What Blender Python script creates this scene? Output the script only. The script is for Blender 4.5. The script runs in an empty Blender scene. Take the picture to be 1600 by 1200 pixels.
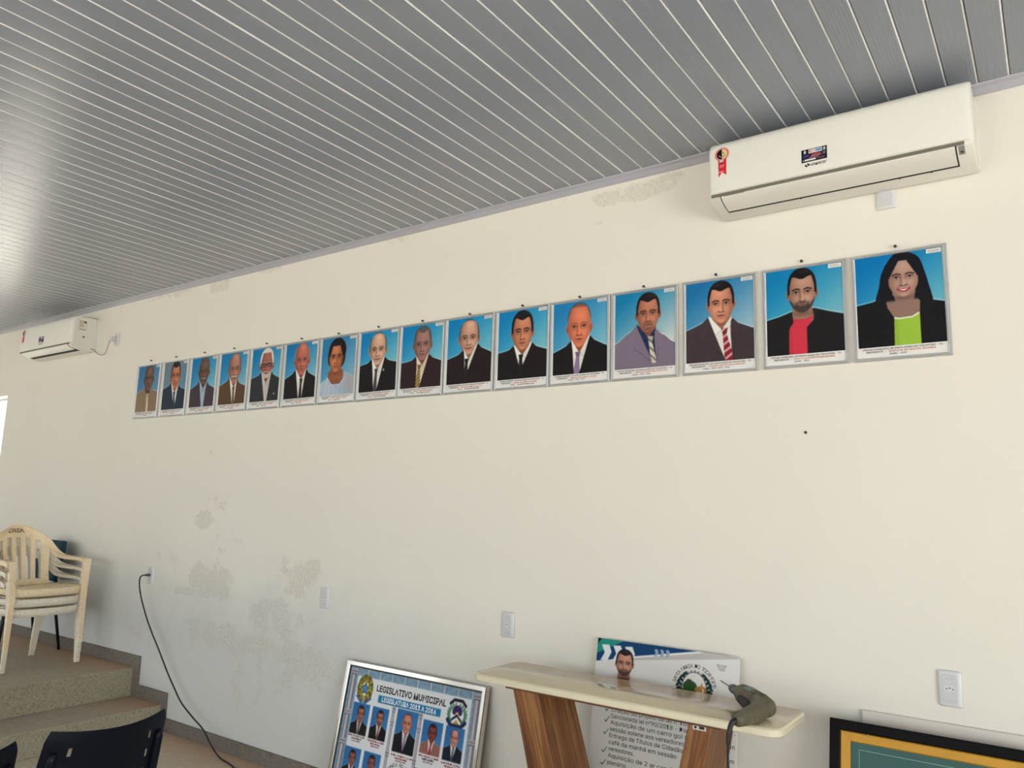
import bpy, bmesh, math, random
import numpy as np
from mathutils import Vector, Matrix, Euler

random.seed(7)
RNG = np.random.default_rng(5)
SC = bpy.context.scene
COL = SC.collection
PI = math.pi

# ------------------------------------------------------------------ camera, world, lights, exposure
CAM_POS = Vector((0.0, -3.235, 1.611))
cam_data = bpy.data.cameras.new('camera')
cam_data.sensor_width = 36.0
cam_data.lens = 1196.63 / 1600.0 * 36.0
cam_data.clip_start = 0.05
cam = bpy.data.objects.new('camera', cam_data)
cam.matrix_world = Matrix.Translation(CAM_POS) @ Matrix(((0.81549, 0.068185, 0.574741), (0.578065, -0.145008, -0.803003), (0.028589, 0.987078, -0.157668))).to_4x4()
COL.objects.link(cam)
SC.camera = cam
_m = cam.matrix_world.to_3x3()
_q = _m.to_quaternion()
cam.matrix_world = Matrix.Translation(CAM_POS) @ _q.to_matrix().to_4x4()

world = bpy.data.worlds.new('sky')
SC.world = world
world.use_nodes = True
bg = world.node_tree.nodes['Background']
bg.inputs[0].default_value = (0.91, 0.96, 1.0, 1)
bg.inputs[1].default_value = 3.6

def portal(name, loc, rot, sx, sy):
    l = bpy.data.lights.new(name, 'AREA')
    l.shape = 'RECTANGLE'; l.size = sx; l.size_y = sy
    l.cycles.is_portal = True
    o = bpy.data.objects.new(name, l)
    o.location = loc; o.rotation_euler = rot
    COL.objects.link(o)

def daylight(name, loc, rot, sx, sy, power, color):
    l = bpy.data.lights.new(name, 'AREA')
    l.shape = 'RECTANGLE'; l.size = sx; l.size_y = sy
    l.energy = power; l.color = color
    o = bpy.data.objects.new(name, l)
    o.location = loc; o.rotation_euler = rot
    COL.objects.link(o)

# openings of the room: (wall, extent) ; daylight comes in through them
XL, XR, YF, ZC = -11.0, 4.4, -6.8, 3.249
DOOR_R = (-5.6, -2.4, 0.0, 2.55)           # right wall: wide door, y0,y1,z0,z1
WIN_F = [(-10.0, -8.4, 0.7, 2.6), (-7.0, -5.0, 0.7, 2.6), (-3.9, -1.3, 0.7, 2.7), (-0.3, 1.7, 0.7, 2.6)]
FILL_WIN_L = (-4.0, -2.4, 0.9, 2.3)               # left end wall: unseen opening added to lift the light at the left
WIN_B = (-10.2, -8.475, 0.75, 2.555)         # back wall: bright window at the far left
daylight('door_daylight', (XR + 0.3, -4.0, 0.9), (0, math.radians(108), 0), 1.8, 3.2, 115, (0.93, 0.97, 1.0))
sun = bpy.data.lights.new('sun', 'SUN')
sun.energy = 16.0; sun.angle = math.radians(0.6); sun.color = (1.0, 0.97, 0.92)
so_ = bpy.data.objects.new('sun', sun)
so_.rotation_euler = Vector((-0.22, 0.24, -1.0)).to_track_quat('-Z', 'Y').to_euler()
COL.objects.link(so_)
portal('door_light', (XR + 0.02, -4.0, 1.27), (0, PI / 2, 0), 2.55, 3.2)
portal('window_light', (XL - 0.02, -3.2, 1.6), (0, -PI / 2, 0), 1.4, 1.6)  # portal of the added opening in the left end wall
for _i, _w in enumerate(WIN_F):
    portal('window_light', ((_w[0] + _w[1]) / 2, YF - 0.02, (_w[2] + _w[3]) / 2), (PI / 2, 0, 0), _w[1] - _w[0], _w[3] - _w[2])
portal('window_light', ((WIN_B[0] + WIN_B[1]) / 2, 0.10, (WIN_B[2] + WIN_B[3]) / 2), (-PI / 2, 0, 0), WIN_B[1] - WIN_B[0], WIN_B[3] - WIN_B[2])

SC.view_settings.view_transform = 'Standard'
SC.view_settings.look = 'None'
SC.view_settings.exposure = 0.27
SC.view_settings.gamma = 1.0
SC.view_settings.use_curve_mapping = False

# ------------------------------------------------------------------ helpers
def srgb(r, g, b):
    def f(c):
        c /= 255.0
        return c / 12.92 if c <= 0.04045 else ((c + 0.055) / 1.055) ** 2.4
    return (f(r), f(g), f(b), 1.0)

def lin(a):
    a = np.clip(a, 0, 1)
    return np.where(a <= 0.04045, a / 12.92, ((a + 0.055) / 1.055) ** 2.4)

class NB:
    """small node-tree builder"""
    def __init__(self, name, rough=0.5, metal=0.0, spec=0.5, coat=0.0):
        self.m = bpy.data.materials.new(name)
        self.m.use_nodes = True
        self.nt = self.m.node_tree
        self.b = self.nt.nodes['Principled BSDF']
        self.b.inputs['Roughness'].default_value = rough
        self.b.inputs['Metallic'].default_value = metal
        self.b.inputs['Specular IOR Level'].default_value = spec
        self.b.inputs['Coat Weight'].default_value = coat
        self._tc = None
    def n(self, t, **kw):
        nd = self.nt.nodes.new(t)
        for k, v in kw.items():
            setattr(nd, k, v)
        return nd
    def l(self, a, b):
        self.nt.links.new(a, b)
    def tc(self):
        if self._tc is None:
            self._tc = self.n('ShaderNodeTexCoord')
        return self._tc.outputs['Object']
    def noise(self, scale, detail=4, rough=0.55, vec=None, dist=0.0):
        nd = self.n('ShaderNodeTexNoise')
        nd.inputs['Scale'].default_value = scale
        nd.inputs['Detail'].default_value = detail
        nd.inputs['Roughness'].default_value = rough
        nd.inputs['Distortion'].default_value = dist
        self.l(vec if vec is not None else self.tc(), nd.inputs['Vector'])
        return nd.outputs['Fac']
    def mapping(self, scale=(1, 1, 1), loc=(0, 0, 0), rot=(0, 0, 0)):
        nd = self.n('ShaderNodeMapping')
        nd.inputs['Scale'].default_value = scale
        nd.inputs['Location'].default_value = loc
        nd.inputs['Rotation'].default_value = rot
        self.l(self.tc(), nd.inputs['Vector'])
        return nd.outputs[0]
    def rng(self, v, a, b, c=0.0, d=1.0, smooth=False):
        nd = self.n('ShaderNodeMapRange')
        if smooth: nd.interpolation_type = 'SMOOTHSTEP'
        nd.inputs[1].default_value = a; nd.inputs[2].default_value = b
        nd.inputs[3].default_value = c; nd.inputs[4].default_value = d
        self.l(v, nd.inputs[0])
        return nd.outputs[0]
    def math(self, op, a, b=None):
        nd = self.n('ShaderNodeMath', operation=op)
        for i, x in enumerate((a, b)):
            if x is None: continue
            if isinstance(x, (int, float)): nd.inputs[i].default_value = x
            else: self.l(x, nd.inputs[i])
        return nd.outputs[0]
    def mix(self, f, a, b):
        nd = self.n('ShaderNodeMix', data_type='RGBA')
        if isinstance(f, (int, float)): nd.inputs[0].default_value = f
        else: self.l(f, nd.inputs[0])
        for i, x in ((6, a), (7, b)):
            if isinstance(x, tuple): nd.inputs[i].default_value = x
            else: self.l(x, nd.inputs[i])
        return nd.outputs[2]
    def base(self, c):
        if isinstance(c, tuple): self.b.inputs['Base Color'].default_value = c
        else: self.l(c, self.b.inputs['Base Color'])
    def bump(self, h, strength=0.3, dist=0.002):
        nd = self.n('ShaderNodeBump')
        nd.inputs['Strength'].default_value = strength
        nd.inputs['Distance'].default_value = dist
        self.l(h, nd.inputs['Height'])
        self.l(nd.outputs[0], self.b.inputs['Normal'])

def simple(name, c, rough=0.5, metal=0.0, var=0.06, scale=30, bump=0.0, spec=0.5, coat=0.0):
    m = NB(name, rough, metal, spec, coat)
    d = tuple(max(0, x * (1 - var)) for x in c[:3]) + (1,)
    e = tuple(min(1, x * (1 + var)) for x in c[:3]) + (1,)
    nz = m.noise(scale, 3)
    m.base(m.mix(nz, d, e))
    if bump: m.bump(nz, bump, 0.001)
    return m.m

def mesh_obj(name, me, mats, parent=None, smooth=False):
    o = bpy.data.objects.new(name, me)
    for m in (mats if isinstance(mats, (list, tuple)) else [mats]):
        me.materials.append(m)
    COL.objects.link(o)
    if parent is not None:
        o.parent = parent
    if smooth:
        for p in me.polygons: p.use_smooth = True
    return o

def bm_obj(name, bm, mats, parent=None, smooth=False, bevel=0.0, seg=2, recalc=True):
    if recalc: bmesh.ops.recalc_face_normals(bm, faces=bm.faces[:])
    me = bpy.data.meshes.new(name)
    bm.to_mesh(me); bm.free()
    o = mesh_obj(name, me, mats, parent, smooth)
    if bevel > 0:
        md = o.modifiers.new('bevel', 'BEVEL')
        md.width = bevel; md.segments = seg; md.limit_method = 'ANGLE'; md.angle_limit = math.radians(40)
        for p in me.polygons: p.use_smooth = True
        md.harden_normals = True
    return o

def thing(name, label, cat, loc=(0, 0, 0), rotz=0.0, group=None):
    o = bpy.data.objects.new(name, None)
    o.empty_display_size = 0.1
    COL.objects.link(o)
    o.location = loc; o.rotation_euler = (0, 0, rotz)
    tag(o, label, cat, group)
    return o

def tag(o, label, cat, group=None):
    o['label'] = label; o['category'] = cat
    if group: o['group'] = group
    return o

def struct(o):
    o['kind'] = 'structure'
    return o

def box(bm, x0, x1, y0, y1, z0, z1, mi=0):
    vs = [bm.verts.new(p) for p in ((x0, y0, z0), (x1, y0, z0), (x1, y1, z0), (x0, y1, z0), (x0, y0, z1), (x1, y0, z1), (x1, y1, z1), (x0, y1, z1))]
    for f in ((0, 3, 2, 1), (4, 5, 6, 7), (0, 1, 5, 4), (1, 2, 6, 5), (2, 3, 7, 6), (3, 0, 4, 7)):
        bm.faces.new([vs[i] for i in f]).material_index = mi
    return vs

def prism(bm, pts, axis, a, b, mi=0):
    """extrude polygon pts (2D) between a and b along axis ('x','y','z')"""
    def P(p, t):
        return {'x': (t, p[0], p[1]), 'y': (p[0], t, p[1]), 'z': (p[0], p[1], t)}[axis]
    A = [bm.verts.new(P(p, a)) for p in pts]; B = [bm.verts.new(P(p, b)) for p in pts]
    n = len(pts)
    bm.faces.new(A).material_index = mi; bm.faces.new(B[::-1]).material_index = mi
    for i in range(n):
        bm.faces.new((A[i], A[(i + 1) % n], B[(i + 1) % n], B[i])).material_index = mi

def loft(bm, rings, closed=True, cap=True, mi=0, loop=False):
    """rings: lists of 3D points; consecutive rings bridged"""
    R = [[bm.verts.new(p) for p in r] for r in rings]
    n = len(R[0])
    pairs = list(zip(R[:-1], R[1:])) + ([(R[-1], R[0])] if loop else [])
    for a, b in pairs:
        for i in range(n if closed else n - 1):
            j = (i + 1) % n
            bm.faces.new((a[i], a[j], b[j], b[i])).material_index = mi
    if cap and closed and not loop:
        bm.faces.new(R[0][::-1]).material_index = mi
        bm.faces.new(R[-1]).material_index = mi
    return R

def catmull(pts, n=8, closed=False):
    pts = [Vector(p) for p in pts]
    out = []
    N = len(pts)
    rngN = N if closed else N - 1
    for i in range(rngN):
        p0 = pts[(i - 1) % N] if (closed or i > 0) else pts[0] * 2 - pts[1]
        p1 = pts[i]; p2 = pts[(i + 1) % N]
        p3 = pts[(i + 2) % N] if (closed or i + 2 < N) else pts[-1] * 2 - pts[-2]
        for k in range(n):
            t = k / n
            out.append(0.5 * ((2 * p1) + (p2 - p0) * t + (2 * p0 - 5 * p1 + 4 * p2 - p3) * t * t + (3 * p1 - p0 - 3 * p2 + p3) * t ** 3))
    if not closed: out.append(pts[-1].copy())
    return out

def tube(bm, pts, r, seg=8, mi=0, cap=True):
    """round tube along a polyline; r number or list"""
    pts = [Vector(p) for p in pts]
    rs = r if isinstance(r, (list, tuple)) else [r] * len(pts)
    rings = []
    prev = None
    for i, p in enumerate(pts):
        t = (pts[min(i + 1, len(pts) - 1)] - pts[max(i - 1, 0)]).normalized()
        if prev is None:
            up = Vector((0, 0, 1)) if abs(t.z) < 0.9 else Vector((1, 0, 0))
            n1 = t.cross(up).normalized()
        else:
            n1 = (prev - t * prev.dot(t)).normalized()
        prev = n1
        n2 = t.cross(n1)
        rings.append([p + (n1 * math.cos(2 * PI * k / seg) + n2 * math.sin(2 * PI * k / seg)) * rs[i] for k in range(seg)])
    loft(bm, rings, mi=mi, cap=cap)

def frame_mesh(bm, w, h, profile, P, mi=0):
    """picture-frame moulding; profile = [(inset, height)], P(u,v,height) maps to space, u right, v down"""
    rings = []
    for (d, t) in profile:
        rings.append([P(d, d, t), P(w - d, d, t), P(w - d, h - d, t), P(d, h - d, t)])
    R = [[bm.verts.new(p) for p in r] for r in rings]
    for a, b in zip(R[:-1], R[1:]):
        for i in range(4):
            j = (i + 1) % 4
            bm.faces.new((a[i], a[j], b[j], b[i])).material_index = mi

def ui_font():
    """sans-serif face that ships inside Blender; the built-in face is used if it is not there"""
    try:
        import os
        d = bpy.utils.system_resource('DATAFILES', path='fonts')
        return bpy.data.fonts.load(os.path.join(d, 'Inter.woff2'))
    except Exception:
        return None
FONT = ui_font()
_fontcache = {}
def text_geo(s, bold=0.0, shear=0.0):
    """outline triangles of a string in Blender's built-in font: (verts Nx2, faces)"""
    key = (s, bold, shear)
    if key in _fontcache: return _fontcache[key]
    cu = bpy.data.curves.new('t', 'FONT')
    if FONT: cu.font = FONT
    cu.body = s; cu.offset = bold; cu.shear = shear; cu.resolution_u = 2
    ob = bpy.data.objects.new('t', cu)
    COL.objects.link(ob)
    dg = bpy.context.evaluated_depsgraph_get()
    me = bpy.data.meshes.new_from_object(ob.evaluated_get(dg))
    v = np.array([x.co[:2] for x in me.vertices]) if len(me.vertices) else np.zeros((0, 2))
    f = [list(p.vertices) for p in me.polygons]
    bpy.data.objects.remove(ob); bpy.data.curves.remove(cu); bpy.data.meshes.remove(me)
    _fontcache[key] = (v, f)
    return v, f

_cap = []
def cap_height():
    if not _cap: _cap.append(max(0.2, float(text_geo('H')[0][:, 1].max())))
    return _cap[0]

def put_text(bm, s, P, x, y, size=None, width=None, align='L', bold=0.02, mi=0, rot=0.0, hfac=1.0, shear=0.0):
    """P(u,v) -> 3D (u right, v down). size = cap height; width fits the line."""
    v, f = text_geo(s, bold, shear)
    if not len(v): return
    mn, mx = v[:, 0].min(), v[:, 0].max()
    capk = 1.0 / cap_height()
    sy = (size or 0.01) * capk
    sx = (width / (mx - mn)) if width else sy * hfac
    w = (mx - mn) * sx
    x0 = {'L': 0, 'C': -w / 2, 'R': -w}[align]
    ca, sa = math.cos(rot), math.sin(rot)
    vs = []
    for a, b in v:
        u = (a - mn) * sx + x0; w2 = -b * sy
        vs.append(bm.verts.new(P(x + u * ca - w2 * sa, y + u * sa + w2 * ca)))
    for p in f:
        try: bm.faces.new([vs[i] for i in p]).material_index = mi
        except ValueError: pass

def arc_text(bm, s, P, cx, cy, r, a0, a1, size, mi=0, bold=0.02):
    """text around an arc; angles in radians, 0 = top, clockwise"""
    n = len(s)
    for i, ch in enumerate(s):
        if ch == ' ': continue
        a = a0 + (a1 - a0) * i / (n - 1)
        put_text(bm, ch, P, cx + r * math.sin(a), cy - r * math.cos(a), size=size, align='C', bold=bold, mi=mi, rot=a)

# ------------------------------------------------------------------ printed pictures: colours per grid point
class Canvas:
    """paints a flat print (sRGB) on a grid; u in 0..1 (width), v in 0..A"""
    def __init__(self, nx, A, ss=2):
        self.nx = nx; self.A = A; self.ny = int(round(nx * A)); self.ss = ss
        W, H = nx * ss, self.ny * ss
        self.U, self.V = np.meshgrid((np.arange(W) + 0.5) / W, (np.arange(H) + 0.5) / H * A)
        self.img = np.ones((H, W, 3)); self.px = 1.0 / W
    def put(self, mask, c):
        c = np.array(c, float)
        if c.max() > 1.001: c = c / 255.0
        self.img += (c - self.img) * np.clip(mask, 0, 1)[..., None]
    def mul(self, mask, k):
        self.img *= (1 + (np.array(k) - 1) * np.clip(mask, 0, 1)[..., None])
    def ell(self, cx, cy, rx, ry, soft=0.0, ang=0.0):
        ca, sa = math.cos(ang), math.sin(ang)
        x = (self.U - cx) * ca + (self.V - cy) * sa; y = -(self.U - cx) * sa + (self.V - cy) * ca
        d = np.sqrt((x / rx) ** 2 + (y / ry) ** 2)
        s = max(soft, self.px / min(rx, ry))
        return np.clip((1 - d) / s + 0.5, 0, 1)
    def gauss(self, cx, cy, rx, ry):
        return np.exp(-((self.U - cx) / rx) ** 2 - ((self.V - cy) / ry) ** 2)
    def poly(self, pts, smooth=0):
        if smooth:
            pts = [(p.x, p.y) for p in catmull([(a, b, 0) for a, b in pts], smooth, True)]
        ins = np.zeros(self.U.shape, bool)
        n = len(pts)
        for i in range(n):
            (x1, y1), (x2, y2) = pts[i], pts[(i + 1) % n]
            if y1 == y2: continue
            c = (self.V > min(y1, y2)) & (self.V <= max(y1, y2))
            xi = x1 + (self.V - y1) * (x2 - x1) / (y2 - y1)
            ins ^= c & (self.U < xi)
        return ins.astype(float)
    def line(self, pts, w):
        m = np.zeros(self.U.shape)
        for (x1, y1), (x2, y2) in zip(pts[:-1], pts[1:]):
            L2 = (x2 - x1) ** 2 + (y2 - y1) ** 2 + 1e-12
            t = np.clip(((self.U - x1) * (x2 - x1) + (self.V - y1) * (y2 - y1)) / L2, 0, 1)
            d = np.hypot(self.U - x1 - t * (x2 - x1), self.V - y1 - t * (y2 - y1))
            m = np.maximum(m, np.clip((w - d) / self.px + 0.5, 0, 1))
        return m
    def rect(self, x0, x1, y0, y1):
        return ((self.U > x0) & (self.U < x1) & (self.V > y0) & (self.V < y1)).astype(float)
    def result(self):
        s = self.ss
        a = self.img.reshape(self.ny, s, self.nx, s, 3).mean(axis=(1, 3))
        return np.clip(a, 0, 1)

def print_mesh(name, img, P, mat, parent=None, pix=True):
    """flat print: grid of ny x nx cells, colour per corner; P maps arrays (u,v in 0..1) to xyz arrays"""
    ny, nx = img.shape[:2]
    # colours at grid points
    pad = np.pad(img, ((1, 1), (1, 1), (0, 0)), mode='edge')
    g = (pad[:-1, :-1] + pad[1:, :-1] + pad[:-1, 1:] + pad[1:, 1:]) / 4
    uu, vv = np.meshgrid(np.linspace(0, 1, nx + 1), np.linspace(0, 1, ny + 1))
    co = np.stack(P(uu.ravel(), vv.ravel()), 1).astype(np.float32)
    idx = np.arange((nx + 1) * (ny + 1)).reshape(ny + 1, nx + 1)
    q = np.stack([idx[1:, :-1], idx[1:, 1:], idx[:-1, 1:], idx[:-1, :-1]], -1).reshape(-1, 4)
    me = bpy.data.meshes.new(name)
    me.vertices.add(len(co)); me.vertices.foreach_set('co', co.ravel())
    me.loops.add(q.size); me.loops.foreach_set('vertex_index', q.ravel().astype(np.int32))
    me.polygons.add(len(q)); me.polygons.foreach_set('loop_start', np.arange(0, q.size, 4, dtype=np.int32))
    me.update(calc_edges=True)
    at = me.color_attributes.new('print', 'FLOAT_COLOR', 'POINT')
    rgba = np.ones((len(co), 4), np.float32); rgba[:, :3] = lin(g.reshape(-1, 3))
    at.data.foreach_set('color', rgba.ravel())
    return mesh_obj(name, me, mat, parent)
# ------------------------------------------------------------------ materials
def wall_material(stains=True):
    m = NB('painted_plaster', 0.75, spec=0.25)
    nz = m.noise(1.2, 4)
    c = m.mix(nz, srgb(225, 221, 210), srgb(231, 228, 219))
    fine = m.noise(90, 3)
    h = fine
    if stains:
        sep = m.n('ShaderNodeSeparateXYZ'); m.l(m.tc(), sep.inputs[0])
        X, Y, Z = sep.outputs
        nb = m.noise(3.0, 6, 0.6)
        # lower band of the wall: chalky, cooler old paint with a ragged upper edge
        zz = m.math('ADD', Z, m.math('MULTIPLY', nb, -0.55))
        low = m.rng(zz, 0.95, 0.35, 0, 1, True)
        xx = m.rng(X, -2.3, -3.6, 0, 1, True)
        damp = m.math('MULTIPLY', low, xx)
        c = m.mix(m.math('MULTIPLY', damp, 0.75), c, srgb(196, 199, 200))
        # blotches of peeled paint at their own places
        nz1 = m.noise(17, 10, 0.78)
        nz2 = m.noise(55, 5, 0.7)
        tot = None
        for (sx, sz, rx, rz, k) in STAINS:
            dx = m.math('DIVIDE', m.math('SUBTRACT', X, sx), rx)
            dz = m.math('DIVIDE', m.math('SUBTRACT', Z, sz), rz)
            d = m.math('ADD', m.math('MULTIPLY', dx, dx), m.math('MULTIPLY', dz, dz))
            f = m.math('MULTIPLY', m.rng(d, 0.0, 2.4, 1, 0, True), k)
            tot = f if tot is None else m.math('MAXIMUM', tot, f)
        nzl = m.noise(5.5, 5, 0.6)
        pm = m.math('ADD', m.math('MULTIPLY', tot, 0.6), m.math('ADD', m.math('MULTIPLY', nz1, 0.9), m.math('MULTIPLY', nzl, 1.5)))
        peel = m.math('MULTIPLY', m.rng(pm, 1.50, 1.66, 0, 1, True), m.rng(tot, 0.0, 0.35, 0, 1))
        c = m.mix(m.math('MULTIPLY', peel, 0.42), c, m.mix(m.rng(nz2, .35, .65), srgb(168, 164, 148), srgb(222, 218, 206)))
        speck = m.math('MULTIPLY', m.rng(nz2, 0.60, 0.70, 0, 1), m.rng(tot, 0.15, 0.7, 0, 1))
        c = m.mix(m.math('MULTIPLY', m.math('MULTIPLY', speck, m.rng(nzl, .45, .6)), 0.55), c, srgb(158, 153, 136))
        h = m.math('ADD', m.math('MULTIPLY', fine, 0.5), m.math('MULTIPLY', peel, -1.0))
    m.base(c)
    m.bump(h, 0.15, 0.002)
    return m.m

STAINS = [(-4.82, 1.06, 0.24, 0.11, 1.0), (-4.95, 1.456, 0.13, 0.06, 0.9), (-4.70, 1.257, 0.16, 0.16, 0.55), (-4.79, 1.62, 0.2, 0.1, 0.45),
          (-3.88, 1.14, 0.2, 0.14, 0.75), (-4.10, 0.875, 0.26, 0.12, 1.0), (-5.0, 0.953, 0.45, 0.035, 0.75), (-4.45, 0.70, 0.8, 0.10, 0.75),
          (-3.9, 0.60, 0.5, 0.14, 0.7), (-3.55, 0.64, 0.25, 0.10, 0.8), (-5.43, 0.62, 0.5, 0.10, 0.5), (-4.2, 0.45, 0.6, 0.2, 0.45),
          (-5.02, 3.18, 0.14, 0.06, 0.95), (-5.7, 3.20, 0.5, 0.03, 0.6), (-1.62, 3.15, 0.22, 0.045, 1.0), (-1.47, 3.18, 0.1, 0.03, 0.8), (-2.05, 3.19, 0.08, 0.05, 0.6),
          (-3.22, 3.2, 0.1, 0.06, 0.7), (-4.4, 3.21, 0.3, 0.025, 0.6), (-1.81, 3.03, 0.03, 0.012, 0.9), (-6.45, 3.19, 0.03, 0.06, 0.8), (-4.94, 1.9, 0.06, 0.05, 0.5), (-3.75, 0.9, 0.12, 0.08, 0.5), (-5.35, 1.12, 0.2, 0.12, 0.4)]
M_WALL = wall_material(True)
M_WALL2 = wall_material(False)

def pvc_material():
    m = NB('grey_pvc', 0.29, spec=0.5)
    sep = m.n('ShaderNodeSeparateXYZ'); m.l(m.tc(), sep.inputs[0])
    s = m.math('SINE', m.math('MULTIPLY', sep.outputs[0], 2 * PI / 0.0118))
    st = m.noise(6.0, 3, 0.5, m.mapping((30, 0.4, 30)))
    m.base(m.mix(st, srgb(135, 140, 151), srgb(143, 148, 158)))
    m.bump(s, 0.16, 0.0008)
    return m.m
M_PVC = pvc_material()
M_LIP = simple('lit_pvc_lip', srgb(240, 240, 240), 0.35, var=0.01)
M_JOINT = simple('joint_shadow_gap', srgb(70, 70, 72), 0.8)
M_CORNICE = simple('grey_pvc_cornice', srgb(168, 168, 178), 0.35, var=0.03)
M_GAP = simple('shadowed_plastic', srgb(112, 108, 98), 0.7)
M_DARKVOID = simple('dark_cavity', srgb(60, 60, 62), 0.9)

def concrete(name, c1, c2, c3, rough=0.85, bscale=60, bstr=0.4, bdist=0.004, dirt=None):
    m = NB(name, rough, spec=0.3)
    a = m.noise(2.2, 6, 0.6); b = m.noise(bscale, 5, 0.65); g = m.noise(12, 5, 0.6)
    c = m.mix(a, c1, c2)
    c = m.mix(m.math('MULTIPLY', m.rng(b, 0.48, 0.66), 0.6), c, c3)
    if dirt:                                    # reddish dust lying along the wall
        sep = m.n('ShaderNodeSeparateXYZ'); m.l(m.tc(), sep.inputs[0])
        d = m.math('ADD', sep.outputs[1], m.math('MULTIPLY', g, 0.35))
        c = m.mix(m.math('MULTIPLY', m.rng(d, -0.35, 0.20, 0, 1, True), 0.6), c, dirt)
    m.base(c)
    m.bump(m.math('ADD', b, m.math('MULTIPLY', g, 0.6)), bstr, bdist)
    return m.m
RED = srgb(182, 138, 104)
M_TREAD = concrete('smooth_concrete', srgb(164, 157, 140), srgb(180, 171, 152), srgb(148, 141, 125), 0.8, 40, 0.15, 0.002, RED)
M_RISER = concrete('rough_cast_concrete', srgb(168, 161, 138), srgb(184, 175, 152), srgb(108, 102, 86), 0.95, 70, 1.0, 0.012)
M_SKIRT = concrete('grey_cement', srgb(132, 124, 112), srgb(110, 104, 96), srgb(88, 84, 78), 0.9, 45, 0.6, 0.004)
M_FLOOR = concrete('floor_concrete', srgb(196, 187, 168), srgb(210, 198, 178), srgb(178, 168, 151), 0.7, 30, 0.12, 0.002, RED)
M_EARTH = simple('sunlit_ground', srgb(206, 200, 188), 0.95, var=0.1, scale=3)

M_ACWHITE = simple('white_ac_plastic', srgb(232, 231, 224), 0.38, var=0.01)
M_ACGREY = simple('pale_grey_ac_plastic', srgb(222, 220, 212), 0.42, var=0.015)
M_SLOT = simple('dark_slot', srgb(38, 36, 32), 0.8)
M_ALU = NB('brushed_aluminium', 0.30, 0.65)
M_ALU.base(M_ALU.mix(M_ALU.noise(8, 3, 0.5, M_ALU.mapping((4, 4, 60))), srgb(196, 197, 198), srgb(222, 222, 222))); M_ALU = M_ALU.m
M_CHROME = NB('polished_aluminium', 0.18, 0.9)
M_CHROME.base(M_CHROME.mix(M_CHROME.noise(5, 2), srgb(190, 186, 180), srgb(215, 212, 206))); M_CHROME = M_CHROME.m
M_PAPER = simple('white_paper', srgb(226, 225, 222), 0.55, var=0.015)
M_BACKBOARD = simple('hardboard_back', srgb(110, 84, 60), 0.8, var=0.15)
M_BLACKINK = simple('black_ink', srgb(24, 24, 28), 0.6)
M_REDINK = simple('red_ink', srgb(196, 66, 52), 0.6)
M_GREYINK = simple('grey_ink', srgb(120, 122, 128), 0.6)
M_WHITEINK = simple('white_ink', srgb(235, 240, 242), 0.6)
M_GREENINK = simple('green_ink', srgb(40, 110, 52), 0.6)
M_DARKRED = simple('dark_red_ink', srgb(130, 40, 44), 0.6)
M_NAIL = simple('dark_steel', srgb(70, 66, 62), 0.45, 0.7)
M_OUTLET = simple('white_outlet_plastic', srgb(210, 210, 211), 0.32, var=0.01)
M_OUTLET_IN = simple('grey_white_outlet_insert', srgb(198, 199, 203), 0.35, var=0.01)
M_BLACKPL = simple('black_rubber', srgb(22, 22, 24), 0.5)
M_CORD_LIGHT = simple('grey_cable', srgb(150, 148, 142), 0.5)

def print_material():
    m = NB('printed_photo', 0.5, spec=0.12)
    a = m.n('ShaderNodeVertexColor'); a.layer_name = 'print'
    m.l(a.outputs[0], m.b.inputs['Base Color'])
    return m.m
M_PRINT = print_material()

def wood_material(ang):
    m = NB('striped_wood_laminate', 0.42, spec=0.35)
    r0 = m.mapping(rot=(0, ang, 0))
    nd = m.n('ShaderNodeMapping'); nd.inputs['Scale'].default_value = (10, 10, 0.32); m.l(r0, nd.inputs['Vector']); v = nd.outputs[0]
    a = m.noise(2.4, 4, 0.62, v, 0.15)
    b = m.noise(9.0, 3, 0.6, v)
    r = m.n('ShaderNodeValToRGB'); m.l(a, r.inputs[0])
    e = r.color_ramp.elements
    e[0].position = 0.32; e[0].color = srgb(86, 52, 30)
    e[1].position = 0.70; e[1].color = srgb(168, 128, 84)
    for p, c in ((0.41, srgb(136, 88, 48)), (0.47, srgb(108, 68, 38)), (0.53, srgb(158, 112, 66)), (0.60, srgb(122, 78, 44))):
        k = e.new(p); k.color = c
    m.base(m.mix(m.rng(b, 0.42, 0.66, 0, 0.45), r.outputs[0], srgb(92, 58, 34)))
    m.bump(b, 0.06, 0.001)
    return m.m
M_WOOD = wood_material(0.29)
M_WOOD_R = wood_material(-0.22)
M_WOODDARK = simple('dark_wood_edge', srgb(96, 54, 26), 0.5, var=0.2, scale=20)

def lacquer_top():
    m = NB('cream_lacquered_top', 0.12, spec=0.5, coat=0.3)
    g = m.noise(5, 5, 0.6); s = m.noise(60, 4)
    sep = m.n('ShaderNodeSeparateXYZ'); m.l(m.tc(), sep.inputs[0])
    # reddish dust on the rear half of the top
    d = m.math('ADD', sep.outputs[1], m.math('MULTIPLY', g, 0.30))
    f = m.math('MULTIPLY', m.rng(d, 0.09, 0.33, 0, 1, True), 0.62)
    c = m.mix(f, srgb(206, 192, 160), srgb(186, 134, 96))
    c = m.mix(m.math('MULTIPLY', m.rng(s, 0.55, 0.7), 0.25), c, srgb(170, 136, 104))
    m.base(c)
    rr = m.math('ADD', m.math('MULTIPLY', f, 0.25), 0.10)
    m.l(rr, m.b.inputs['Roughness'])
    return m.m
M_TOP = lacquer_top()
M_TOPEDGE = simple('cream_lacquer_edge', srgb(222, 214, 186), 0.25, var=0.02, coat=0.3)

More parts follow.
